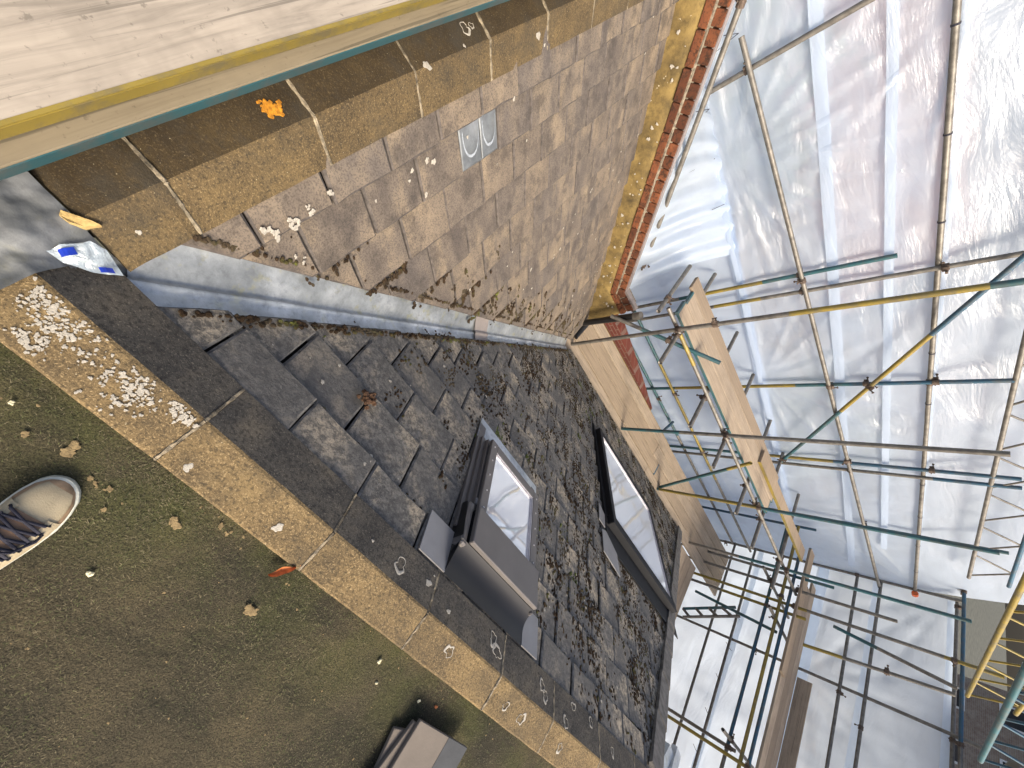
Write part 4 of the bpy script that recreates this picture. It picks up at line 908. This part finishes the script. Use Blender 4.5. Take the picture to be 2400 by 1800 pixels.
# ------------------------------------------------------------------ scaffold boards
def board(label, c, ax, length, width=.222, th=.036, mat=None, ends=None, edge=None, up_=Zv, name='scaffold_board', group=None):
    c = V(*c); ax = V(*ax).normalized(); side = up_.cross(ax).normalized()
    o = empty(name, c); tag(o, label, 'board', group)
    m = MB(); n = max(2, int(length / .35)); rr = []
    for k in range(n + 1):
        s = (k / n - .5) * length; w_ = mnoise.noise((s * 2 + c.x, c.y, 0)) * .003
        y0, z0 = width / 2, th / 2; b_ = .004
        rr.append([ax * s + side * a_ + up_ * (z_ + w_) for a_, z_ in ((-y0, -z0 + b_), (-y0, z0 - b_), (-y0 + b_, z0), (y0 - b_, z0), (y0, z0 - b_), (y0, -z0 + b_), (y0 - b_, -z0), (-y0 + b_, -z0))])
    m.grid(rr, closed=True); m.face(rr[0][::-1]); m.face(rr[-1]); m.build('plank', mat or MAT['timber'], o)
    if ends is not None:
        for s in (-1, 1):
            m = MB(); m.box(ax * s * (length / 2 - .012), (ax * .0135, side * (width / 2 + .0015), up_ * (th / 2 + .0015))); m.build('end_band', TM[ends], o)
    if edge:
        for sgn, mi in edge:
            m = MB(); m.box(side * sgn * (width / 2 + .0005), (ax * (length / 2), side * .0012, up_ * (th / 2 - .002))); m.build('painted_edge', TM[mi], o)
            if mi == Y_: 
                m = MB(); m.box(side * sgn * (width / 2 - .004) + up_ * (th / 2), (ax * (length / 2), side * .004, up_ * .0012)); m.build('painted_edge', TM[mi], o)
    return o
board('bleached scaffold board with yellow edges lying above the left coping', (-.370, .9, .195), (0, 1, 0), 3.4, .205, .036, MAT['timberw'], None, [(-1, Y_), (1, Y_)])
board('teal edged scaffold board underneath the bleached one', (-.345, .9, .150), (0, 1, 0), 3.4, .225, .036, MAT['timberg'], None, [(-1, T_), (1, T_)])
board('scaffold board past the bleached one, at the frame corner', (-.60, .9, .190), (0, 1, 0), 3.4, .222, .036, MAT['timberw'], None, [(-1, Y_), (1, T_)])
for x in (-.1,):
    for yy in (-.4, 2.2):
        o = empty('timber_bearer', (-.46, yy, .06)); tag(o, 'short timber bearer under the boards at the ' + ('near' if yy < 0 else 'far') + ' end of the left coping', 'timber')
        m = MB(); m.box((0, 0, 0), (V(.2, 0, 0), V(0, .05, 0), V(0, 0, .066)), bev=.004); m.build('block', MAT['timbery'], o)
ZB = -2.62
ev = [(3.62, 'first eave board, tight against the mossy slope'), (3.85, 'second eave board out from the mossy slope'), (4.08, 'third eave board out from the mossy slope'), (4.31, 'outermost eave board, with a yellow edge')]
for k, (yy, lb) in enumerate(ev):
    xs = (2.42, 5.2 + .25 * (k % 2), 8.9)
    board(lb + ', near length', ((xs[0] + xs[1]) / 2, yy, ZB + .006 * (k % 2)), (1, 0, 0), xs[1] - xs[0] - .01, .212, .038, MAT['timber'], B_ if k == 1 else None, [(1, Y_)] if k == 3 else None)
    board(lb + ', far length', ((xs[1] + xs[2]) / 2, yy, ZB - .002), (1, 0, 0), xs[2] - xs[1] - .01, .217, .038, MAT['timber'], None)
for k, (xx, lb) in enumerate(((7.0, 'inner board of the walkway behind the hip'), (7.23, 'second board of the walkway behind the hip'), (7.46, 'third board of the walkway behind the hip'), (7.69, 'outer board of the walkway behind the hip'))):
    board(lb, (xx, 1.4, ZB + .001), (0, 1, 0), 4.1, .224, .038, MAT['timbery'])
ZP = -1.045
board('upper platform board with teal and orange edge over the eave', (4.21, 3.885, ZP), (1, 0, 0), 3.58, .224, .038, MAT['timber'], T_, [(-1, T_)])
board('middle board of the upper platform over the eave', (4.25, 4.115, ZP), (1, 0, 0), 3.60, .224, .038, MAT['timber'], T_)
board('outer board of the upper platform over the eave', (4.20, 4.345, ZP), (1, 0, 0), 3.62, .224, .038, MAT['timber'])
board('yellow edged board continuing the upper platform to the corner', (6.45, 4.19, ZP + .04), (1, 0, 0), 2.45, .224, .038, MAT['timbery'], None, [(-1, Y_)])
for k, (xx, lb) in enumerate(((8.20, 'inner board of the end platform'), (8.43, 'middle board of the end platform'), (8.66, 'outer board of the end platform'))):
    board(lb + ' beside the white sheet', (xx, 2.4 if k != 1 else 2.0, ZP), (0, 1, 0), 4.4 - .4 * k, .224, .038, MAT['timbery'], T_ if k == 0 else None)
board('short board lapped over the end platform near the corner', (8.05, 3.45, ZP + .04), (0, 1, 0), 2.1, .224, .038, MAT['timbery'])
# edge board standing on the front platform side
board('short upright toe board behind the end platform', (8.85, 1.2, ZP + .11), (0, 1, 0), 3.0, .20, .036, MAT['timbery'], None, None, V(-1, 0, 0))

# black pipe and gutter at the valley foot, brick pier below
o = empty('gutter', (2.5, 3.9, -2.55)); tag(o, 'short black gutter with an upright black pipe at the valley foot', 'gutter')
m = MB(); m.tube((.0, -.16, -.03), (-.03, .30, .05), .055, n=12); m.build('trough', MAT['black'], o, True)
m = MB(); m.tube((-.13, -.06, .10), (-.085, -.06, 1.02), .04, n=14); m.build('pipe', MAT['black'], o, True)
m = MB(); m.tube((-.086, -.06, .93), (-.083, -.06, 1.03), .048, n=14); m.build('collar', MAT['galv'], o, True)
m = MB(); q = [(2.75, -2.95), (2.75, -2.56), (2.99, -2.50), (4.1, -2.68), (4.85, -2.82), (4.85, -6), (2.75, -6)]
m.prism([(x, 4.56, z) for x, z in q], [(x, 4.74, z) for x, z in q]); tag(m.build('brick_pier', MAT['wall']), 'dark red brick wall just outside the eave boards', 'wall')

# ------------------------------------------------------------------ sheeting
def sheet(name, label, f, nu, nv, mat, amp=.03, seed=0, parent=None, anchors=()):
    m = MB(); rr = []
    for j in range(nv + 1):
        row = []
        for i in range(nu + 1):
            p, nrm = f(i / nu, j / nv)
            e = min(1, 6 * min(j / nv, 1 - j / nv) + .15)
            q = (p.x * 1.0 + p.y, p.z)
            w_ = amp * e * (mnoise.noise((q[0] * 1.3, q[1] * 1.0, seed)) + .5 * mnoise.noise((q[0] * 4 + q[1] * 1.5, q[1] * 1.2, seed + 4)) + .25 * mnoise.noise((q[0] * 9, q[1] * 3 + q[0] * 3, seed + 7)))
            for ax_, az_, kk in anchors:
                dx, dz = (p.x if abs(nrm.x) < .5 else p.y) - ax_, p.z - az_; rr2 = math.hypot(dx, dz); th = math.atan2(dz, dx)
                w_ += .045 * min(1, rr2 * 1.2) * math.exp(-rr2 / 1.3) * max(0, math.sin(th * kk + 1.3 * math.sin(th * 5))) ** 3
            row.append(p + nrm * w_)
        rr.append(row)
    m.grid(rr); o = m.build(name, mat, parent, True)
    if label: tag(o, label, 'sheeting')
    return o
YS = 5.02
hem = lambda x: -.77 - (x - 1.94) * .105
topt = lambda x: 1.17 - (x - 1.04) * .1245
N_ = V(0, -1, 0)
lower = sheet('sheeting', 'white opaque scaffold sheet below the hem line, front side', lambda u, v: (V(1.6 + 7.8 * u, YS + .04, -6 + (hem(1.6 + 7.8 * u) + 6 + .06) * v), N_), 200, 90, MAT['sheetw'], .05, 1, None, ((2.9, -2.3, 17), (6.2, -2.4, 15), (9.3, -1.3, 17)))
upper = sheet('sheeting', 'clear scaffold sheet of the front with two pale bands', lambda u, v: (V(-2.6 + 12 * u, YS, hem(-2.6 + 12 * u) - .05 + (topt(-2.6 + 12 * u) - hem(-2.6 + 12 * u) + .07) * v), N_), 320, 60, MAT['sheet'], .035, 2, None, ((1.5, -.55, 19), (9.3, .2, 15), (4.5, -1.0, 17), (1.0, 1.2, 13)))
top_s = sheet('sheeting', 'clear sheet above the top tube at the right frame edge', lambda u, v: (V(-2.6 + 12 * u, YS + .02 + .25 * v, topt(-2.6 + 12 * u) - .02 + 1.4 * v), N_), 120, 16, MAT['sheet'], .04, 3)
def gab(u, v):
    x = -.7 + 2.95 * u; a = V(x, 4.22, .76 - (x + .62) * .912); b_ = V(x + .25 * v, YS + .02, hem(x) + .05)
    p = a.lerp(b_, v); pl_ = math.sin(x * 27 + 2 * mnoise.noise((x * 3, 0, 0)) + v * .8) * .055 * math.sin(min(1, v * 1.3 + .1) * 2.6); return p + V(0, -.7, .5) * pl_, V(0, -.5, .5)
gs = sheet('sheeting', 'pleated white sheet gathered along the raking pole by the brick parapet', gab, 220, 26, MAT['sheetw'], .03, 5)
def bands(z_of, x0, x1, par, wd=.10):
    m = MB(); m.grid([[V(x0 + (x1 - x0) * i / 70, YS - .045 + .012 * math.sin(i * .7), z_of(x0 + (x1 - x0) * i / 70) + dz) for i in range(71)] for dz in (-wd / 2, wd / 2)]); m.build('reinforcing_band', MAT['band'], par, True)
bands(lambda x: .37 - (x - .6) * .122, -1.5, 9.0, upper); bands(lambda x: .80 - (x - .88) * .126, -1.5, 8.2, upper, .075); bands(lambda x: hem(x) + .02, .4, 9.3, upper, .06)
ex_low = sheet('sheeting', 'brightest white sheet low on the end wall', lambda u, v: (V(9.46, 5.05 - 9 * u, -6 + 4.85 * v), V(-1, 0, 0)), 90, 50, MAT['sheetw'], .05, 6)
ex_up = sheet('sheeting', 'greyish clear sheet high on the end wall', lambda u, v: (V(9.43, 5.05 - 9 * u, -1.25 + 1.88 * v), V(-1, 0, 0)), 160, 40, MAT['sheetg'], .03, 8, None, ((5.0, .5, 15), (3.0, -1.1, 13)))
def bande(z, par, wd, ya=5.0, yb=-3):
    m = MB(); m.grid([[V(9.385 + .012 * math.sin(i * .6), ya + (yb - ya) * i / 50, z + dz + .01 * math.sin(i * .23)) for i in range(51)] for dz in (-wd / 2, wd / 2)]); m.build('reinforcing_band', MAT['band'], par, True)
bande(-1.13, ex_up, .16); bande(-.36, ex_up, .10); bande(.57, ex_up, .10); bande(-2.25, ex_low, .10)
# twine ties from the sheet to the poles
tw = MB()
for x in (.35, .75, 1.2, 1.7): 
    z = .80 - (x + .62) * .912; tw.sweep([(x, 4.37, z), (x + .05, 4.5, z + .06), (x + .12, 4.93, hem(x) + .05)], .003, 5)
for k in range(12):
    x = .4 + k * .75; tw.tube((x, YO + .03, 1.38 - (x + 1.2) * .11787), (x + .014, YO + .03, 1.38 - (x + 1.214) * .11787), .0285, n=10, cap=False)
for k in range(8):
    yy = 4.7 - k * .6; tw.sweep([(9.3, yy, -2.34), (9.36, yy - .05, -2.3), (9.4, yy - .08, -2.24)], .004, 5)
tag(tw.build('twine_ties', MAT['lace']), 'thin dark twine ties between sheeting and poles', 'ties', kind='stuff')

# ------------------------------------------------------------------ small things on the flat roof
# shoe, toe forward
so_ = empty('shoe', (.252, -.40, FZ)); tag(so_, 'beige suede shoe with navy laces standing on the flat roof', 'shoe'); so_.rotation_euler = (0, 0, R_(3))
def shoe_w(s):                                           # half widths left, right; s from heel 0 to toe 1
    pts = [(0, .028), (.04, .034), (.2, .037), (.4, .038), (.6, .046), (.72, .0495), (.82, .047), (.90, .040), (.96, .028), (.99, .014), (1, .002)]
    for (a, wa), (b_, wb) in zip(pts, pts[1:]):
        if s <= b_: f = (s - a) / (b_ - a); return wa + (wb - wa) * f
    return .002
SL = .295
def sy(s): return -.145 + SL * s
def cxs(s): return -.004 + .010 * math.sin(s * 3.0)
ss = [0, .01, .04, .1, .2, .3, .4, .5, .58, .66, .72, .78, .83, .87, .91, .94, .965, .985, .995, 1.0]
m = MB(); rr = []
for s in ss:
    w_ = shoe_w(s) + .003; c = cxs(s); row = []
    for z, k in ((0, .94), (.006, 1.0), (.022, 1.0), (.027, .96)):
        row.append([(c - w_ * k, sy(s) + (.004 if s > .9 else 0) * k, z), (c + w_ * k, sy(s) + (.004 if s > .9 else 0) * k, z)])
    rr.append([row[0][0], row[1][0], row[2][0], row[3][0], row[3][1], row[2][1], row[1][1], row[0][1]])
m.grid(rr, closed=True); m.face(rr[0]); m.face(rr[-1][::-1]); m.build('sole', MAT['sole'], so_, True)
def shoe_h(s): 
    pts = [(0, .085), (.1, .095), (.3, .088), (.42, .092), (.55, .088), (.66, .080), (.75, .068), (.85, .056), (.92, .047), (.97, .036), (1, .026)]
    for (a, ha), (b_, hb) in zip(pts, pts[1:]):
        if s <= b_: return ha + (hb - ha) * (s - a) / (b_ - a)
    return .026
def upper_pt(s, th_, k=1.):
    w_ = shoe_w(s) - .001; h = shoe_h(s) - .024; c = cxs(s); ca = math.cos(th_); sa = math.sin(th_)
    sx = math.copysign(abs(ca) ** .62, ca) * w_; sz = (sa ** .72) * h if sa > 0 else 0
    return Vector((c + sx * k, sy(s), .024 + sz * k))
m = MB(); m.grid([[upper_pt(s, math.pi * j / 16) for j in range(17)] for s in ss if s < .995] + [[upper_pt(.995, math.pi * j / 16) for j in range(17)]])
m.build('upper', MAT['suede'], so_, True)
m = MB(); rr = []                                          # toe guard wrapping the front edge
for s in (.74, .80, .85, .90, .94, .965, .985, .995):
    rr.append([upper_pt(s, math.pi * j / 40, 1.02) for j in range(0, 9)])
m.grid(rr)
m.grid([[upper_pt(s, math.pi - math.pi * j / 40, 1.02) for j in range(0, 9)] for s in (.74, .80, .85, .90, .94, .965, .985, .995)])
m.grid([[upper_pt(s, math.pi * (8 + j * 2) / 40, 1.02) for j in range(13)] for s in (.955, .97, .985, .995)])
m.build('toe_guard', MAT['toecap'], so_, True)
m = MB()
m.grid([[upper_pt(s, math.pi * (.5 + f), 1.012) + V(0, 0, .003) for f in (-.17, -.08, 0, .08, .17)] for s in (.30, .38, .46, .54, .62, .70, .765)]); m.build('tongue', MAT['tongue'], so_, True)
for sgn in (-1, 1):
    m = MB(); rr = []
    for s in (.30, .38, .46, .54, .62, .70, .75, .785):
        rr.append([upper_pt(s, math.pi * (.5 + sgn * f), 1.035) + V(0, 0, .002) for f in (.13, .19, .26, .33, .40)])
    m.grid(rr); m.build('eyestay', MAT['suede'], so_, True)
m = MB()
for k in range(6):
    s = .42 + k * .058
    for sgn in (-1, 1):
        a = upper_pt(s, math.pi * (.5 + sgn * .17), 1.05) + V(0, 0, .004); b_ = upper_pt(s + .045, math.pi * (.5 - sgn * .17), 1.05) + V(0, 0, .004); c = (a + b_) / 2 + V(0, 0, .006)
        m.sweep([a + V(sgn * -.004, 0, -.006), a, c, b_, b_ + V(sgn * .004, .002, -.006)], .0030, 6)
for sgn in (-1, 1):
    m.sweep([upper_pt(.52, math.pi * .5, 1.06) + V(0, 0, .006), upper_pt(.58, math.pi * (.5 + sgn * .12), 1.1) + V(0, 0, .01), upper_pt(.66, math.pi * (.5 + sgn * .25), 1.08), upper_pt(.71, math.pi * (.5 + sgn * .22), 1.07)], .0028, 6)
m.build('laces', MAT['lace'], so_, True)
# stack of loose slates
for k, (cx, cyy, z, rot, lb, mt) in enumerate(((1.545, -.44, .006, R_(14), 'lowest loose slate of the small stack on the flat roof', MAT['tile']), (1.525, -.445, .021, R_(-7), 'middle loose slate of the small stack on the flat roof', MAT['tile']), (1.560, -.412, .036, R_(2), 'top loose slate of the small stack, half of it dark grey', MAT['tile']))):
    o = empty('loose_slate', (cx, cyy, FZ + z + .012)); tag(o, lb, 'slate', 'loose slates stacked on the flat roof'); o.rotation_euler = (0, 0, rot)
    m = MB(); hw, hl = .128, .172
    m.box((0, 0, 0), (V(hw, 0, 0), V(0, hl, 0), V(0, 0, .007)), 0, .002); m.build('slab', mt, o)
    if k == 2:
        m = MB(); m.box((.075, 0, .0075), (V(.0515, 0, 0), V(0, hl - .001, 0), V(0, 0, .0006))); m.build('weathered_band', MAT['tiled'], o)
def thing_blob(name, label, cat, c, r, mat, sq=.7, seed=1):
    m = MB(); rn = random.Random(seed)
    for k in range(6): blob(m, V(*c) + V(rn.gauss(0, r * .35), rn.gauss(0, r * .35), r * sq * .5), X, Y, Zv, r * .75, r * .7, r * sq, rn)
    return tag(m.build(name, mat), label, cat)
thing_blob('pebble', 'pale yellowish pebble beside the shoe', 'pebble', (.417, -.367, FZ + .004), .007, MAT['chip'])
o = empty('dry_leaf', (.734, -.151, FZ + .008)); tag(o, 'curled orange dry leaf at the edge of the coping', 'leaf'); m = MB(); rr = []
for i in range(9):
    s = i / 8; w_ = .011 * math.sin(math.pi * min(1, s * .95 + .04)) ** .8
    rr.append([V(-.02 + .042 * s, -.026 + .052 * s, .004 + .012 * f * f + .004 * math.sin(s * 9)) + V(.7, -.6, 0) * w_ * f for f in (-1, -.5, 0, .5, 1)])
m.grid(rr); m.build('blade', MAT['dryleaf'], o, True)
m = MB(); m.sweep([(.022, .026, .006), (.03, .036, .012)], .001, 5); m.build('stalk', MAT['dryleaf'], o)
for k, (x, yy, lb) in enumerate(((.06, -.20, 'tiny pale chip near the left edge of the flat roof'), (1.42, -.215, 'pale chip just above the loose slates'), (1.19, -.19, 'small bright chip on the green moss'), (1.23, -.24, 'flat wooden splinter on the green moss'), (1.50, -.20, 'orange brown chip by the loose slates'))):
    thing_blob('stone_chip', lb, 'chip', (x, yy, FZ + .004), .0045 + .001 * (k % 3), MAT['chip'] if k < 4 else MAT['dryleaf'], .6, 40 + k)
# crumpled plastic bag
bo = empty('plastic_bag', (-.105, .088, -.03)); tag(bo, 'crumpled clear plastic bag with blue tape in the head of the valley', 'bag')
m = MB(); rr = []; loop = [(-.148, .047), (-.148, .073), (-.135, .120), (-.112, .132), (-.090, .128), (-.058, .120), (-.085, .079), (-.122, .053)]
ctr = V(-.108, .092, 0)
for k in range(6):
    f = 1 - k / 5 * .98; row = []
    for i in range(32):
        a = i / 32 * 8; p = V(*loop[int(a)], 0).lerp(V(*loop[(int(a) + 1) % 8], 0), a % 1); p = ctr.lerp(p, f)
        z = hf(p.x, p.y) + .016 + .016 * (1 - f) + .009 * mnoise.noise((p.x * 60, p.y * 60, 2)) + .004 * mnoise.noise((p.x * 160, p.y * 160, 2)); row.append(V(p.x, p.y, z) - V(-.105, .088, -.03))
    rr.append(row)
m.grid(rr, closed=True); m.build('film', MAT['bag'], bo, True)
for (ax_, ay), (bx, by), wd in (((-.134, .060), (-.128, .086), .008), ((-.083, .092), (-.072, .112), .006)):
    m = MB(); rr = []
    for i in range(5):
        x, yy = ax_ + (bx - ax_) * i / 4, ay + (by - ay) * i / 4
        rr.append([V(x + s * wd, yy - s * wd * .3, hf(x, yy) + .030 + .002 * math.sin(i)) - V(-.105, .088, -.03) for s in (-1, 1)])
    m.grid(rr); m.build('tape', MAT['tape'], bo)

# ------------------------------------------------------------------ beyond the sheeting
def house(label, x, y, w_, d_, h_, rz, wallm, roofm, n=3, fl_n=2):
    o = empty('house', (x, y, GZ)); tag(o, label, 'house'); o.rotation_euler = (0, 0, rz)
    m = MB(); m.box((0, 0, h_ / 2), (V(w_ / 2, 0, 0), V(0, d_ / 2, 0), V(0, 0, h_ / 2))); 
    for s in (-1, 1): m.face([(s * w_ / 2, -d_ / 2, h_), (s * w_ / 2, d_ / 2, h_), (s * w_ / 2, 0, h_ + d_ * .38)])
    m.build('wall', wallm, o)
    m = MB(); e = .35; hh = h_ + d_ * .38 + .12
    for s in (-1, 1):
        lo = [V(-w_ / 2 - e, s * (d_ / 2 + e), h_ - e * .7), V(w_ / 2 + e, s * (d_ / 2 + e), h_ - e * .7), V(w_ / 2 + e, 0, hh), V(-w_ / 2 - e, 0, hh)]
        m.prism(lo, [p + V(0, 0, .15) for p in lo])
    r = m.build('roof', roofm, o); m = MB(); m.box((w_ * .3, 0, hh + .4), (V(.45, 0, 0), V(0, .3, 0), V(0, 0, .8))); m.build('chimney', wallm, r)
    for s, ny in ((-1, d_ / 2), (1, d_ / 2)):
        for i in range(n):
            for fl in range(fl_n):
                xx = (i + .5) / n * w_ - w_ / 2; zz = 1.5 + fl * 2.7
                m = MB(); m.box((xx, s * ny, zz), (V(.62, 0, 0), V(0, .06, 0), V(0, 0, .72))); wdw = m.build('window', MAT['wpaint'], o)
                m = MB(); m.box((xx, s * (ny + .04), zz), (V(.52, 0, 0), V(0, .04, 0), V(0, 0, .62))); m.build('pane', MAT['pane'], wdw)
house('red brick house with clay roof far behind the front sheet', 6, 24, 11, 8, 5.6, .1, MAT['wall2'], MAT['roofred'])
house('brick house with slate roof to the right beyond the front sheet', 21, 27, 10, 8, 5.6, -.2, MAT['wall2'], MAT['roofgrey'])
house('brick house seen through the gap beyond the end sheet', 40, 9, 12, 8, 11.0, 1.4, MAT['palewall'], MAT['roofgrey'], 4, 4)
house('clay roofed house beyond the end sheet, furthest right', 44, -8, 12, 8, 10.2, 1.6, MAT['palewall'], MAT['roofred'], 4, 4)
house('brick house at the left beyond the front sheet', -9, 26, 11, 8, 5.6, 0, MAT['wall2'], MAT['roofgrey'])
def tree(label, x, y, h, r, mat, seed):
    o = empty('tree', (x, y, GZ)); tag(o, label, 'tree', None); rn = random.Random(seed)
    m = MB(); m.tube((0, 0, 0), (.1, 0, h * .55), .16, n=8)
    for k in range(6):
        a = rn.uniform(0, 6.28); m.tube((.05, 0, h * rn.uniform(.3, .5)), (math.cos(a) * r * .7, math.sin(a) * r * .7, h * rn.uniform(.6, .85)), .05, n=6)
    m.build('trunk', MAT['bark'], o)
    m = MB()
    for c in range(26):
        a = rn.uniform(0, 6.28); rr_ = r * rn.random() ** .5; cc = V(math.cos(a) * rr_, math.sin(a) * rr_, h * rn.uniform(.42, 1.)); 
        for k in range(110):
            p = cc + V(rn.gauss(0, 1), rn.gauss(0, 1), rn.gauss(0, .8)) * r * .24; u = V(rn.gauss(0, 1), rn.gauss(0, 1), rn.gauss(0, 1)).normalized() * .13; v_ = u.orthogonal().normalized() * .08
            m.face([p - u, p + v_, p + u, p - v_])
    m.build('crown', mat, o)
tree('leafy green tree behind the front sheet, left of centre', 1.5, 12, 7.2, 2.4, MAT['leafa'], 1)
tree('autumn coloured tree behind the front sheet', 6.5, 14, 6.2, 2.2, MAT['leafb'], 2)
tree('green tree behind the front sheet near the end corner', 13, 13, 6.6, 2.5, MAT['leafa'], 3)
tree('autumn coloured tree beyond the end sheet', 17, 3, 6.0, 2.3, MAT['leafb'], 4)
m = MB(); m.face([(-40, 17.2, GZ + .01), (60, 17.2, GZ + .01), (60, 20.2, GZ + .01), (-40, 20.2, GZ + .01)]); tag(m.build('road', MAT['road']), kind='structure')
